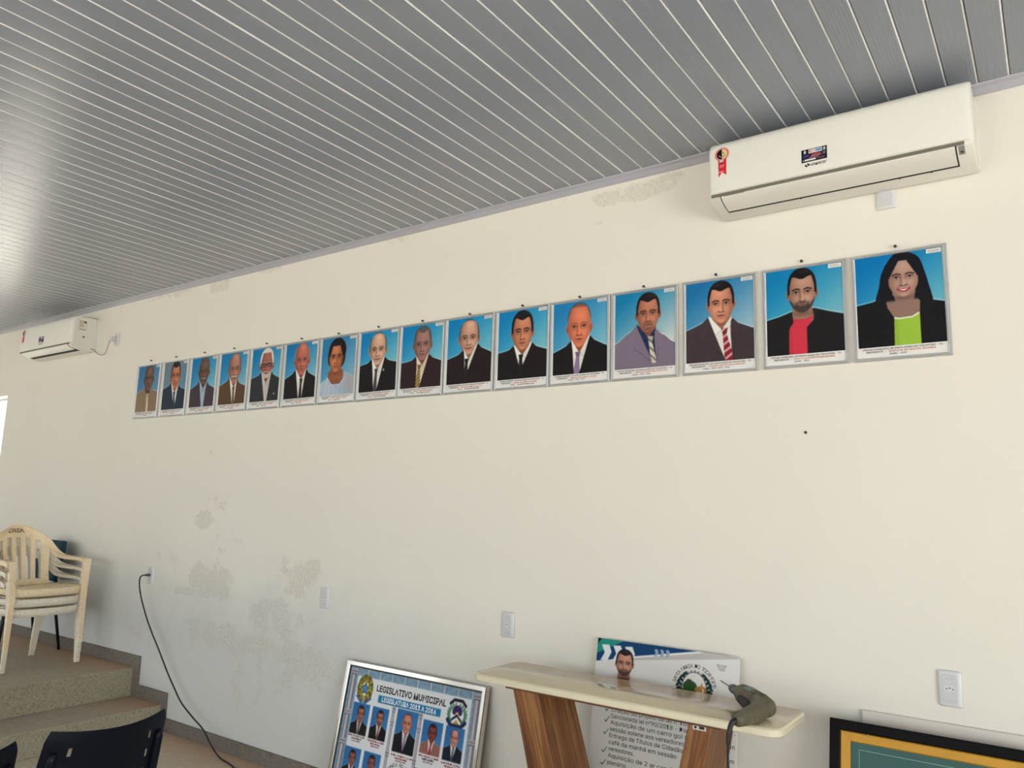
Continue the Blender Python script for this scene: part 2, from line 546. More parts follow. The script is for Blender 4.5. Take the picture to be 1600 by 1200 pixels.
def monobloc_mat(name, c1, c2):
    m = NB(name, 0.5, spec=0.35)
    a = m.noise(5, 6, 0.65); b = m.noise(60, 3, 0.6)
    c = m.mix(m.rng(a, 0.35, 0.7), c1, c2)
    c = m.mix(m.math('MULTIPLY', m.rng(b, 0.58, 0.72), 0.45), c, srgb(150, 130, 98))
    m.base(c)
    return m.m
M_MONO1 = monobloc_mat('yellowed_white_plastic', srgb(250, 232, 198), srgb(236, 212, 172))
M_MONO2 = monobloc_mat('white_plastic', srgb(240, 234, 218), srgb(228, 216, 192))
M_TEAL = simple('teal_upholstery', srgb(12, 62, 80), 0.8, var=0.15, scale=60, bump=0.15)
M_NAVY = simple('navy_plastic', srgb(7, 13, 25), 0.42, var=0.1, scale=50, bump=0.03, spec=0.2)
M_BLACKMETAL = simple('black_painted_steel', srgb(18, 18, 20), 0.4, 0.2)
M_DRILL = monobloc_mat('dusty_olive_plastic', srgb(102, 96, 76), srgb(84, 78, 62))
M_DRILLGREY = simple('worn_grey_metal', srgb(104, 110, 112), 0.45, 0.5, var=0.2)
M_STEEL = simple('drill_steel', srgb(150, 140, 130), 0.35, 0.8)
M_BLACKFRAME = simple('black_frame_lacquer', srgb(6, 6, 7), 0.5, var=0.1, spec=0.12)
M_GOLD = simple('gold_fillet', srgb(190, 140, 40), 0.45, 0.25, var=0.1, scale=15)
M_GREENBOARD = simple('dark_green_felt', srgb(38, 84, 80), 0.5, var=0.12, scale=8)
M_MDF = simple('dusty_white_board', srgb(214, 206, 196), 0.6, var=0.05, scale=10)

# ------------------------------------------------------------------ the setting
def wall_grid(name, xs, zs, holes, axis, a, b, mat):
    """wall made of cells between grid lines; cells inside a hole are left open. axis 'y' = plane spans x,z"""
    bm = bmesh.new()
    def inside(u0, u1, v0, v1):
        return any(h[0] <= u0 + 1e-6 and u1 <= h[1] + 1e-6 and h[2] <= v0 + 1e-6 and v1 <= h[3] + 1e-6 for h in holes)
    for i in range(len(xs) - 1):
        for j in range(len(zs) - 1):
            if inside(xs[i], xs[i + 1], zs[j], zs[j + 1]): continue
            if axis == 'y': box(bm, xs[i], xs[i + 1], a, b, zs[j], zs[j + 1])
            else: box(bm, a, b, xs[i], xs[i + 1], zs[j], zs[j + 1])
    bmesh.ops.remove_doubles(bm, verts=bm.verts, dist=1e-5)
    # drop faces shared by two cells
    seen = {}
    for f in bm.faces: seen.setdefault(tuple(sorted(v.index for v in f.verts)), []).append(f)
    dead = [f for fs in seen.values() if len(fs) > 1 for f in fs]
    bmesh.ops.delete(bm, geom=dead, context='FACES')
    return struct(bm_obj(name, bm, mat))

ZT = ZC + 0.06
wall_grid('wall_back', [XL - 0.15, WIN_B[0], WIN_B[1], XR + 0.15], [0, WIN_B[2], WIN_B[3], ZT], [WIN_B], 'y', 0.0, 0.15, M_WALL)
wf_x = sorted([XL - 0.15, XR + 0.15] + [w[0] for w in WIN_F] + [w[1] for w in WIN_F])
wall_grid('wall_front', wf_x, [0, 0.7, 2.6, 2.7, ZT], WIN_F, 'y', YF - 0.15, YF, M_WALL2)
wall_grid('wall_left', [YF, FILL_WIN_L[0], FILL_WIN_L[1], 0], [0, FILL_WIN_L[2], FILL_WIN_L[3], ZT], [FILL_WIN_L], 'x', XL - 0.15, XL, M_WALL2)
wall_grid('wall_right', [YF, DOOR_R[0], DOOR_R[1], 0], [0, DOOR_R[3], ZT], [DOOR_R], 'x', XR, XR + 0.15, M_WALL2)

bm = bmesh.new(); box(bm, XL, XR, YF, 0, -0.12, 0)
struct(bm_obj('floor', bm, M_FLOOR))
bm = bmesh.new(); box(bm, -40, 40, -40, 40, -0.40, -0.30)
struct(bm_obj('ground', bm, M_EARTH))

# stage platform and the step before it (rough-cast risers, smooth treads)
STEP_X, STAGE_X, STEP_Z, STAGE_Z = -5.256, -5.66, 0.165, 0.362
def step_block(name, x0, x1, z0, z1):
    bm = bmesh.new()
    vs = box(bm, x0, x1, YF, 0, z0, z1)
    bm.faces.ensure_lookup_table()
    for f in bm.faces:
        f.material_index = 1 if abs(f.calc_center_median().x - x1) < 1e-4 else 0
    # wavy, worn nosing: cut the front edge along y and jitter it
    ed = [e for e in bm.edges if all(abs(v.co.x - x1) < 1e-4 for v in e.verts) and abs(e.verts[0].co.y - e.verts[1].co.y) > 1]
    bmesh.ops.subdivide_edges(bm, edges=ed, cuts=60)
    for v in bm.verts:
        if abs(v.co.x - x1) < 1e-4 and v.co.z > z1 - 1e-3 and -6.7 < v.co.y < -0.02:
            v.co.x += random.uniform(-0.006, 0.004); v.co.z -= random.uniform(0, 0.004)
    return struct(bm_obj(name, bm, [M_TREAD, M_RISER], bevel=0.006))
step_block('stage_platform', XL, STAGE_X, 0.0, STAGE_Z)
step_block('stage_step', STAGE_X, STEP_X, 0.0, STEP_Z)

# cement skirting that follows the steps
def skirting(name, pts, mat=M_SKIRT):
    bm = bmesh.new()
    prism(bm, pts, 'y', -0.016, 0.0)
    return struct(bm_obj(name, bm, mat, bevel=0.003))
k = 0.085
skirting('baseboard_back', [(STEP_X, 0), (XR, 0), (XR, k), (STEP_X + 0.06, k), (STEP_X + 0.055, STEP_Z + k), (STAGE_X + 0.075, STEP_Z + k), (STAGE_X + 0.07, STAGE_Z + k), (XL, STAGE_Z + k), (XL, STAGE_Z), (STAGE_X, STAGE_Z), (STAGE_X, STEP_Z), (STEP_X, STEP_Z)])

# ceiling: slab above, tongue-and-groove pvc boards below, cornice along the wall
bm = bmesh.new(); box(bm, XL - 0.15, XR + 0.15, YF - 0.15, 0.15, ZC + 0.03, ZC + 0.10)
ceiling = struct(bm_obj('ceiling', bm, M_DARKVOID))
PITCH, X0 = 0.1, -1.44788
def board_mesh():
    bm = bmesh.new()
    g = 0.0046
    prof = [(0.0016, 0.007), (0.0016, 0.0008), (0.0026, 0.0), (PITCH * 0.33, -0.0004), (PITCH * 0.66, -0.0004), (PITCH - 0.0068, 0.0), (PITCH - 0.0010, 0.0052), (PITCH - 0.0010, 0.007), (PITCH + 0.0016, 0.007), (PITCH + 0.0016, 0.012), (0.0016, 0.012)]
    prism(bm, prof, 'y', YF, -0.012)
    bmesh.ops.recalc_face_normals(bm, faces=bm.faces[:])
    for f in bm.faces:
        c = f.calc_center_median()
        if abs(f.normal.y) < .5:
            if PITCH - 0.006 < c.x < PITCH - 0.0012 and c.z < .006: f.material_index = 1      # bevel on the door side of each joint, its lit edge painted near-white
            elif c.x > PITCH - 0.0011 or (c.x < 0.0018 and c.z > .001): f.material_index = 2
    me = bpy.data.meshes.new('ceiling_board'); bm.to_mesh(me); bm.free()
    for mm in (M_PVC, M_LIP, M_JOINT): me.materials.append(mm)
    return me
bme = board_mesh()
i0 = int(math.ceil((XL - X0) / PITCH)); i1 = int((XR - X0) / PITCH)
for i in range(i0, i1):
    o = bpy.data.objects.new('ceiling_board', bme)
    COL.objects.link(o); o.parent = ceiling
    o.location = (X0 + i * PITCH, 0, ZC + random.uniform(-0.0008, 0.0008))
bm = bmesh.new()
prism(bm, [(0, ZC - 0.032), (-0.006, ZC - 0.033), (-0.010, ZC - 0.028), (-0.022, ZC - 0.012), (-0.038, ZC - 0.006), (-0.041, ZC - 0.001), (-0.041, ZC + 0.002), (0, ZC + 0.002)], 'x', XL, XR)
struct(bm_obj('trim_1', bm, M_CORNICE))

# window at the far left: plain white frame around the bright opening
def window_frame(name, x0, x1, z0, z1, y):
    bm = bmesh.new(); t = 0.022
    box(bm, x0, x1, y, y + 0.04, z0, z0 + t); box(bm, x0, x1, y, y + 0.04, z1 - t, z1)
    box(bm, x0, x0 + t, y, y + 0.04, z0 + t, z1 - t); box(bm, x1 - t, x1, y, y + 0.04, z0 + t, z1 - t)
    return struct(bm_obj(name, bm, M_OUTLET))
window_frame('window_1', WIN_B[0], WIN_B[1], WIN_B[2], WIN_B[3], 0.105)
for i, w in enumerate(WIN_F):
    window_frame('window_%d' % (i + 2), w[0], w[1], w[2], w[3], YF - 0.12)
# ------------------------------------------------------------------ painting the portrait prints
HW_T = np.array([0, .02, .06, .13, .22, .35, .5, .62, .74, .84, .92, .97, 1.0])
HW_V = np.array([0, .34, .57, .77, .90, .985, 1.0, .97, .89, .74, .52, .32, 0.0])

def paint_head(c, cx, top, chin, fw, skin, hair='short', hc=(22, 18, 18), beard=None, glasses=False, age=0.0, smile=0.0, yaw=0.0, light=1, lips=(150, 80, 72), contrast=1.0, brow=None, wide=1.0):
    h = chin - top
    hx = (c.U - cx) / (fw / 2); hy = (c.V - top) / h
    def hw(y): return np.interp(y, HW_T, HW_V, left=0, right=0)
    soft = c.px * 1.5 / (fw / 2)
    skin = np.array(skin, float)
    dark = skin * np.array([.62, .55, .52]); lit = np.minimum(skin * 1.12 + 8, 250)
    hcA = np.array(hc, float)
    def PX(a): return cx + (a + yaw * 0.12) * fw / 2
    def PY(a): return top + a * h
    # long hair behind the face
    if hair == 'long':
        c.put(c.poly([(cx - fw * .30, top - .01), (cx + fw * .1, top - .035), (cx + fw * .5, top + .05), (cx + fw * .68, PY(.45)), (cx + fw * .80, PY(.85)), (cx + fw * .86, PY(1.22)), (cx + fw * .3, PY(1.3)), (cx - fw * .4, PY(1.3)), (cx - fw * .9, PY(1.12)), (cx - fw * .78, PY(.7)), (cx - fw * .66, PY(.35))], 8), hcA)
    if hair == 'curly':
        c.put(c.ell(cx + fw * .06, PY(.32), fw * .62, h * .40), hcA)
        c.put(c.ell(cx + fw * .30, PY(.52), fw * .34, h * .34), hcA)
        c.put(c.ell(cx - fw * .38, PY(.5), fw * .22, h * .30), hcA)
    # neck
    c.put(c.poly([(cx - fw * .34, PY(.72)), (cx + fw * .34, PY(.72)), (cx + fw * .40, PY(1.22)), (cx - fw * .40, PY(1.22))]), skin * .80)
    c.put(c.gauss(cx, PY(1.03), fw * .42, h * .07) * .6, dark)
    # ears
    if hair not in ('long', 'curly'):
        for s in (-1, 1):
            if s * yaw > .6: continue
            c.put(c.ell(cx + s * fw * .515, PY(.575), fw * .065, h * .11, 0, s * .15), skin * .86)
            c.put(c.ell(cx + s * fw * .52, PY(.575), fw * .03, h * .06, .6), dark)
    face = np.clip((hw(hy) * wide - np.abs(hx)) / soft + .5, 0, 1) * ((hy > 0) & (hy < 1))
    c.put(face, skin)
    # modelling of the face in the photo
    edge = np.clip((np.abs(hx) / np.maximum(hw(hy), .05)), 0, 1.2)
    c.put(face * np.clip((edge - .55) / .6, 0, 1) * .55 * contrast, dark)
    c.put(face * np.clip(-light * hx * .9 - .1, 0, 1) * .55 * contrast, dark)
    c.put(face * c.gauss(PX(light * .35), PY(.66), fw * .17, h * .10) * .5, lit)
    c.put(face * c.gauss(PX(-light * .35), PY(.66), fw * .15, h * .09) * .25, lit)
    c.put(face * c.gauss(PX(light * .12), PY(.27), fw * .27, h * .11) * .5, lit)
    c.put(face * c.gauss(PX(0), PY(.93), fw * .12, h * .05) * .35, lit)
    c.put(face * c.gauss(PX(0), PY(.875), fw * .16, h * .022) * .35, dark)
    # eye sockets, brows, eyes
    bc = hcA if brow is None else np.array(brow, float)
    for s in (-1, 1):
        ex, ey = PX(s * .43), PY(.525)
        c.put(face * c.gauss(ex, PY(.505), fw * .15, h * .052) * .55 * contrast, dark)
        c.put(face * c.gauss(PX(s * .16), PY(.53), fw * .04, h * .05) * .45, dark)
        c.put(c.line([(PX(s * .17), PY(.462)), (PX(s * .42), PY(.437)), (PX(s * .68), PY(.468))], h * .016) * .85, bc * .9 + dark * .1)
        c.put(c.ell(ex, ey, fw * .088, h * .024), (214, 204, 196))
        c.put(c.ell(ex, ey - h * .002, fw * .042, h * .027), (34, 24, 22))
        c.put(c.line([(ex - fw * .095, ey + h * .004), (ex - fw * .03, ey - h * .025), (ex + fw * .05, ey - h * .023), (ex + fw * .097, ey + h * .004)], h * .008), np.minimum(dark * .4, 60))
        c.put(c.line([(ex - fw * .07, ey + h * .024), (ex + fw * .07, ey + h * .024)], h * .004) * .6, dark * .7)
        c.put(face * c.gauss(ex, PY(.585), fw * .09, h * .018) * (.25 + .4 * age), dark)
    # nose
    c.put(face * c.gauss(PX(-light * .14), PY(.63), fw * .045, h * .085) * .6 * contrast, dark)
    c.put(face * c.gauss(PX(.03 * light), PY(.63), fw * .03, h * .10) * .65, lit)
    c.put(face * c.gauss(PX(.02), PY(.695), fw * .055, h * .022) * .55, lit)
    c.put(face * c.gauss(PX(0), PY(.735), fw * .13, h * .016) * .75, dark)
    for s in (-1, 1):
        c.put(c.ell(PX(s * .13), PY(.722), fw * .036, h * .011, .6) * .85, dark * .5)
        c.put(face * c.gauss(PX(s * .22), PY(.70), fw * .02, h * .03) * .5, dark)
        # folds beside the mouth
        c.put(face * np.maximum(c.line([(PX(s * .25), PY(.70)), (PX(s * .40), PY(.79)), (PX(s * .43), PY(.85))], h * .008), 0) * (.25 + .35 * age + .3 * smile), dark)
        if age > .4:
            c.put(face * c.line([(PX(s * .30), PY(.34)), (PX(s * .05), PY(.335))], h * .006) * .4 * age, dark)
            c.put(face * c.line([(PX(s * .45), PY(.28)), (PX(s * .02), PY(.275))], h * .005) * .4 * age, dark)
            c.put(face * c.gauss(PX(s * .66), PY(.74), fw * .07, h * .09) * .6 * age, dark)
    # beard, before the mouth
    if beard:
        bcol = np.array(beard[1], float)
        if beard[0] == 'full':
            jaw = face * np.clip((hy - (.80 - .30 * np.clip(np.abs(hx) - .55, 0, 1) * 1.4)) / .05, 0, 1)
            c.put(jaw * .9, bcol)
            c.put(face * c.gauss(PX(0), PY(.765), fw * .24, h * .022) * .95, bcol)
            for s in (-1, 1): c.put(face * c.gauss(PX(s * .42), PY(.83), fw * .07, h * .06) * .9, bcol)
            c.put(face * c.gauss(PX(0), PY(.91), fw * .03, h * .06) * .9, bcol)
        if beard[0] == 'goatee':
            c.put(face * c.gauss(PX(0), PY(.766), fw * .24, h * .02) * .95, bcol)
            for s in (-1, 1): c.put(face * c.gauss(PX(s * .37), PY(.84), fw * .05, h * .06) * .8, bcol)
            c.put(face * c.gauss(PX(0), PY(.93), fw * .22, h * .05) * 1.1, bcol)
        if beard[0] == 'moustache':
            c.put(face * np.clip(c.gauss(PX(0), PY(.768), fw * .24, h * .022) * 1.5, 0, 1), bcol)
    # mouth
    my = PY(.815)
    mw = fw * (.16 + .07 * smile)
    def curve(w, dy, k): return [(PX(0) + t * w, my + dy - k * (t * t - .4) * h * .05) for t in np.linspace(-1, 1, 9)]
    if smile > .6:
        c.put(c.poly(curve(mw, -h * .020, smile * .8) + curve(mw * .95, h * .040, smile * 1.5)[::-1]), np.array(lips) * .95)
        c.put(c.poly(curve(mw * .78, -h * .006, smile * .8) + curve(mw * .70, h * .014, smile * 1.3)[::-1]), (240, 234, 228))
    else:
        c.put(c.ell(PX(0), my - h * .008, mw * .85, h * .014, .5) * .7, np.array(lips) * .85)
        c.put(c.ell(PX(0), my + h * .014, mw * .75, h * .017, .5) * .75, np.array(lips))
        c.put(c.line(curve(mw, 0, smile), h * .006) * .85, dark * .45)
    # hair in front
    hyh = (hy + .035) / 1.035
    ax = np.abs(hx)
    skull = np.clip((hw(hyh) * 1.07 * wide - ax) / soft + .5, 0, 1) * (hyh > 0)
    if hair == 'short':
        hl = .195 + .03 * np.cos(hx * 5) + np.clip(ax - .72, 0, 1) * 1.1 + np.where(ax > .90, .14, 0)
        c.put(skull * np.clip((hl - hy) / .02 + .5, 0, 1) * (hy < .56), hcA)
        c.put(skull * np.clip((hl - .05 - hy) / .05, 0, 1) * c.gauss(cx + light * fw * .2, PY(.06), fw * .25, h * .06) * .25, hcA + 45)
    elif hair == 'thin':                                     # receding, grizzled
        hl = .13 + .05 * np.cos(hx * 4) + np.clip(ax - .60, 0, 1) * 1.15
        c.put(skull * np.clip((hl - hy) / .05 + .5, 0, 1) * (hy < .54) * .92, hcA)
    elif hair == 'bald':
        c.put(skull * np.clip((ax - .90 * hw(hyh)) / .08, 0, 1) * ((hy > .13) & (hy < .56)) * .92, hcA)
        c.put(skull * np.clip((.05 - hy) / .06, 0, 1) * .75, hcA)
        c.put(face * c.gauss(PX(light * .15), PY(.13), fw * .2, h * .07) * .6, np.minimum(lit + 14, 255))
    elif hair == 'shaved':
        c.put(skull * np.clip((.09 + np.clip(ax - .7, 0, 1) * .9 - hy) / .06 + .3, 0, 1) * (hy < .5) * .5, hcA)
    elif hair == 'white':
        hl = .13 + np.clip(ax - .62, 0, 1) * 1.25
        c.put(skull * np.clip((hl - hy) / .05 + .5, 0, 1) * (hy < .58), hcA)
    elif hair == 'long':
        hl = .13 + np.clip(ax - .25, 0, 1) * .62
        c.put(np.clip((hw(hyh) * 1.12 - ax) / soft + .5, 0, 1) * (hyh > -.02) * np.clip((hl - hy) / .02 + .5, 0, 1) * (hy < .55), hcA)
        c.put(c.poly([(cx - fw * .56, PY(.2)), (cx - fw * .44, PY(.3)), (cx - fw * .47, PY(.62)), (cx - fw * .40, PY(.88)), (cx - fw * .30, PY(1.0)), (cx - fw * .28, PY(1.28)), (cx - fw * .75, PY(1.15)), (cx - fw * .68, PY(.6))], 6), hcA)
        c.put(c.poly([(cx + fw * .50, PY(.14)), (cx + fw * .44, PY(.34)), (cx + fw * .47, PY(.62)), (cx + fw * .40, PY(.86)), (cx + fw * .33, PY(1.0)), (cx + fw * .36, PY(1.3)), (cx + fw * .86, PY(1.2)), (cx + fw * .72, PY(.6))], 6), hcA)
    elif hair == 'curly':
        hl = .17 + np.clip(ax - .5, 0, 1) * .8
        c.put(np.clip((hw(hyh) * 1.1 - ax) / soft + .5, 0, 1) * np.clip((hl - hy) / .03 + .5, 0, 1) * (hy < .5), hcA)
    if glasses:
        for s in (-1, 1):
            c.put(np.clip(c.ell(PX(s * .45), PY(.54), fw * .21, h * .072) - c.ell(PX(s * .45), PY(.54), fw * .17, h * .056), 0, 1), (40, 30, 32))
        c.put(c.line([(PX(-.06), PY(.525)), (PX(.06), PY(.525))], h * .008), (40, 30, 32))
        for s in (-1, 1): c.put(c.line([(PX(s * .85), PY(.52)), (PX(s * 1.0), PY(.51))], h * .008), (40, 30, 32))

def paint_bust(c, p):
    """head-and-shoulders photograph: backdrop, jacket, shirt, tie, head"""
    A = c.A
    b1, b2 = np.array(p['bg'][0], float), np.array(p['bg'][1], float)
    t = np.clip((c.U * .55 + c.V * .95 / A - .18) / .95, 0, 1)
    c.img[:] = (b1 + (b2 - b1) * (t ** 1.1)[..., None]) / 255.0
    cx, top, chin, fw = p['cx'], p['top'], p['chin'], p['fw']
    (vl, ul, vln), (vr, ur, vrn) = p['sh']
    jac = np.array(p['jac'], float)
    kind = p.get('kind', 'suit')
    vx, vv = p.get('vee', (cx, A + .1))
    shirt = p.get('shirt', (228, 226, 220))
    head = dict(p['head'])
    sk = np.array(head['skin'], float)
    # body silhouette
    xl, xr = p.get('ex', (-.08, 1.08))
    body = [(xl, A + .1), (xl, vl + .05), (xl + .08, vl), (ul * .5, vl * .42 + vln * .58 + .015), (ul, vln), (ur, vrn), (ur + (1 - ur) * .5, vr * .42 + vrn * .58 + .015), (xr - .08, vr), (xr, vr + .05), (xr, A + .1)]
    halo = c.poly([(x, y - .02) for x, y in body])
    c.put(halo * .35, (214, 236, 240))
    c.put(c.poly(body), jac)
    c.put(c.poly(body) * c.gauss(.22, A * .78, .16, .35) * .18, np.minimum(jac + 34, 255))
    if kind == 'dress':
        c.put(c.poly([(cx - .15, chin - .06), (cx + .17, chin - .06), (cx + .24, chin + .10), (cx + .14, chin + .26), (cx - .10, chin + .26), (cx - .22, chin + .12)], 4), sk * .72)
        c.put(c.line([(cx - .24, chin + .10), (cx - .10, chin + .26), (cx + .14, chin + .26), (cx + .27, chin + .13)], .012), jac * 1.12)
        for k in range(7):
            c.put(c.line([(.05 + k * .14, A), (.12 + k * .12, chin + .2)], .006) * .35, jac * .72)
        c.put(c.gauss(.88, A * .8, .14, .2) * .45, (196, 150, 128))
        c.put(c.poly(body) * np.clip((c.U - .5) * 1.2, 0, .35), jac * .8)
    elif kind == 'tee':
        pass
    else:
        sh = np.array(shirt, float)
        c.put(c.poly([(ul - .01, vln - .03), (ur + .01, vrn - .03), (ur - .02, vrn + .08), (vx + .035, vv), (vx - .035, vv), (ul + .02, vln + .08)]), sh)
        c.put(c.poly([(ul - .01, vln - .03), (ur + .01, vrn - .03), (ur - .02, vrn + .08), (vx + .035, vv), (vx - .035, vv), (ul + .02, vln + .08)]) * c.gauss(cx + .02, chin + .08, .14, .07) * .35, sh * .6)
    tie = p.get('tie')
    tieart = None
    if tie is not None:
        ky = chin + p.get('knot', .075)
        kx = p.get('kx', cx + .01)
        tc = np.array(tie[0], float)
        bx = vx + p.get('tdx', 0)
        blade = c.poly([(kx - .028, ky + .075), (kx + .028, ky + .075), (bx + p.get('tw', .06), min(vv, A) + .05), (bx - p.get('tw', .06), min(vv, A) + .05)])
        knot = c.poly([(kx - .048, ky), (kx + .048, ky), (kx + .03, ky + .085), (kx - .03, ky + .085)])
        tieart = (blade, knot, tc, tie)
    # head over the collar
    paint_head(c, cx, top, chin, fw, **head)
    if kind == 'tee':                                       # jacket open over a coloured top
        l0, l1 = p['tee']
        col = np.array(p['teecol'], float)
        c.put(c.poly([(cx - fw * .34, chin + .0), (cx + fw * .36, chin + .0), (ur + .0, vrn + .06), (l1 + .02, chin + .35), (l1, A + .05), (l0, A + .05), (l0, chin + .35), (ul, vln + .06)]) * np.clip((c.V - chin - .02) / .04, 0, 1), sk * .82)
        nk = p['neckline']
        c.put(c.poly([(ul + .005, nk - .02), (cx - .1, nk + .02), (cx + .05, nk + .025), (ur - .02, nk - .02), (l1 + .012, A * .75), (l1, A + .05), (l0, A + .05), (l0 + .004, A * .75)]), col)
        c.put(c.poly([(l0, A), (l0 + .02, chin + .2), (l0 + .05, chin + .2), (l0 + .06, A)]) * .2, col * .7)
        if 'trim' in p: c.put(c.line([(ul + .015, nk - .012), (cx - .06, nk + .018), (cx + .08, nk + .012), (ur - .03, nk - .03)], .010), p['trim'])
        c.put(c.poly([(ul - .16, vln + .08), (ul + .0, vln + .0), (ul + .02, chin + .12), (l0 + .012, A * .7), (l0, A + .05), (0, A + .05), (0, vl + .2)]), jac)
        c.put(c.poly([(ur + .16, vrn + .08), (ur - .0, vrn + .0), (ur - .01, chin + .1), (l1 - .0, A * .7), (l1, A + .05), (1, A + .05), (1, vr + .2)]), jac)
    if kind == 'suit':
        sh = np.array(shirt, float)
        c.put(c.poly([(ul + .02, vln + .05), (cx - .06, chin + .075), (cx + .005, chin + .10), (cx + .07, chin + .075), (ur - .02, vrn + .05), (vx + .035, vv), (vx - .035, vv)]), sh * .97)
        if p.get('collar', True):                            # collar leaves
            c.put(c.poly([(ul - .005, vln - .06), (cx + .005, chin + .09), (ul + .075, chin + .19), (ul + .01, vln + .07)]), np.minimum(sh * 1.02, 255))
            c.put(c.poly([(ur + .005, vrn - .06), (cx + .012, chin + .09), (ur - .075, chin + .19), (ur - .01, vrn + .07)]), sh * .95)
            c.put(c.line([(cx + .005, chin + .09), (ul + .075, chin + .19)], .004) * .5, sh * .55)
            c.put(c.line([(cx + .012, chin + .09), (ur - .075, chin + .19)], .004) * .5, sh * .55)
        if tieart:
            blade, knot, tc, tie = tieart
            c.put(blade, tc); c.put(knot, tc * .85)
            if len(tie) > 1:                                 # stripes or dots
                kind2, col2, n = tie[1]
                ph = (c.U * .7 + c.V) * n if kind2 == 'stripe' else (c.V - c.U * .9) * n
                st = (np.mod(ph, 1) < .35).astype(float)
                if kind2 == 'dots': st = ((np.mod((c.U + c.V) * n, 1) < .45) & (np.mod((c.U - c.V) * n, 1) < .45)).astype(float)
                c.put(np.maximum(blade, knot) * st * .9, col2)
            c.put(blade * c.gauss(kx - .03, A * .9, .02, .5) * .3, np.minimum(tc + 30, 255))
        # jacket fronts and lapels over the shirt
        c.put(c.poly([(0, vl + .12), (ul - .012, vln - .035), (ul + .008, vln + .02), (vx - .035, vv), (vx - .05, A + .05), (0, A + .05)]), jac)
        c.put(c.poly([(1, vr + .12), (ur + .012, vrn - .035), (ur - .008, vrn + .02), (vx + .035, vv), (vx + .03, A + .05), (1, A + .05)]), jac)
        lit = np.minimum(jac * 1.15 + 14, 255); dk = jac * .55
        for s, u0, v0 in ((-1, ul, vln), (1, ur, vrn)):
            a = (u0 + s * .03, v0 + .04); b = (u0 + s * .10, chin + .20); n2 = (u0 + s * .055, chin + .24); e = (vx + s * .05, min(vv + .02, A))
            c.put(c.line([a, b, n2], .004) * .35, lit)
            c.put(c.line([n2, e], .005) * .45, dk)
        if vv < A: c.put(c.line([(vx, vv), (vx + .01, A)], .004) * .6, lit)
        if 'pin' in p: c.put(c.ell(p['pin'][0], p['pin'][1], .02, .025), (170, 168, 160))
    return c

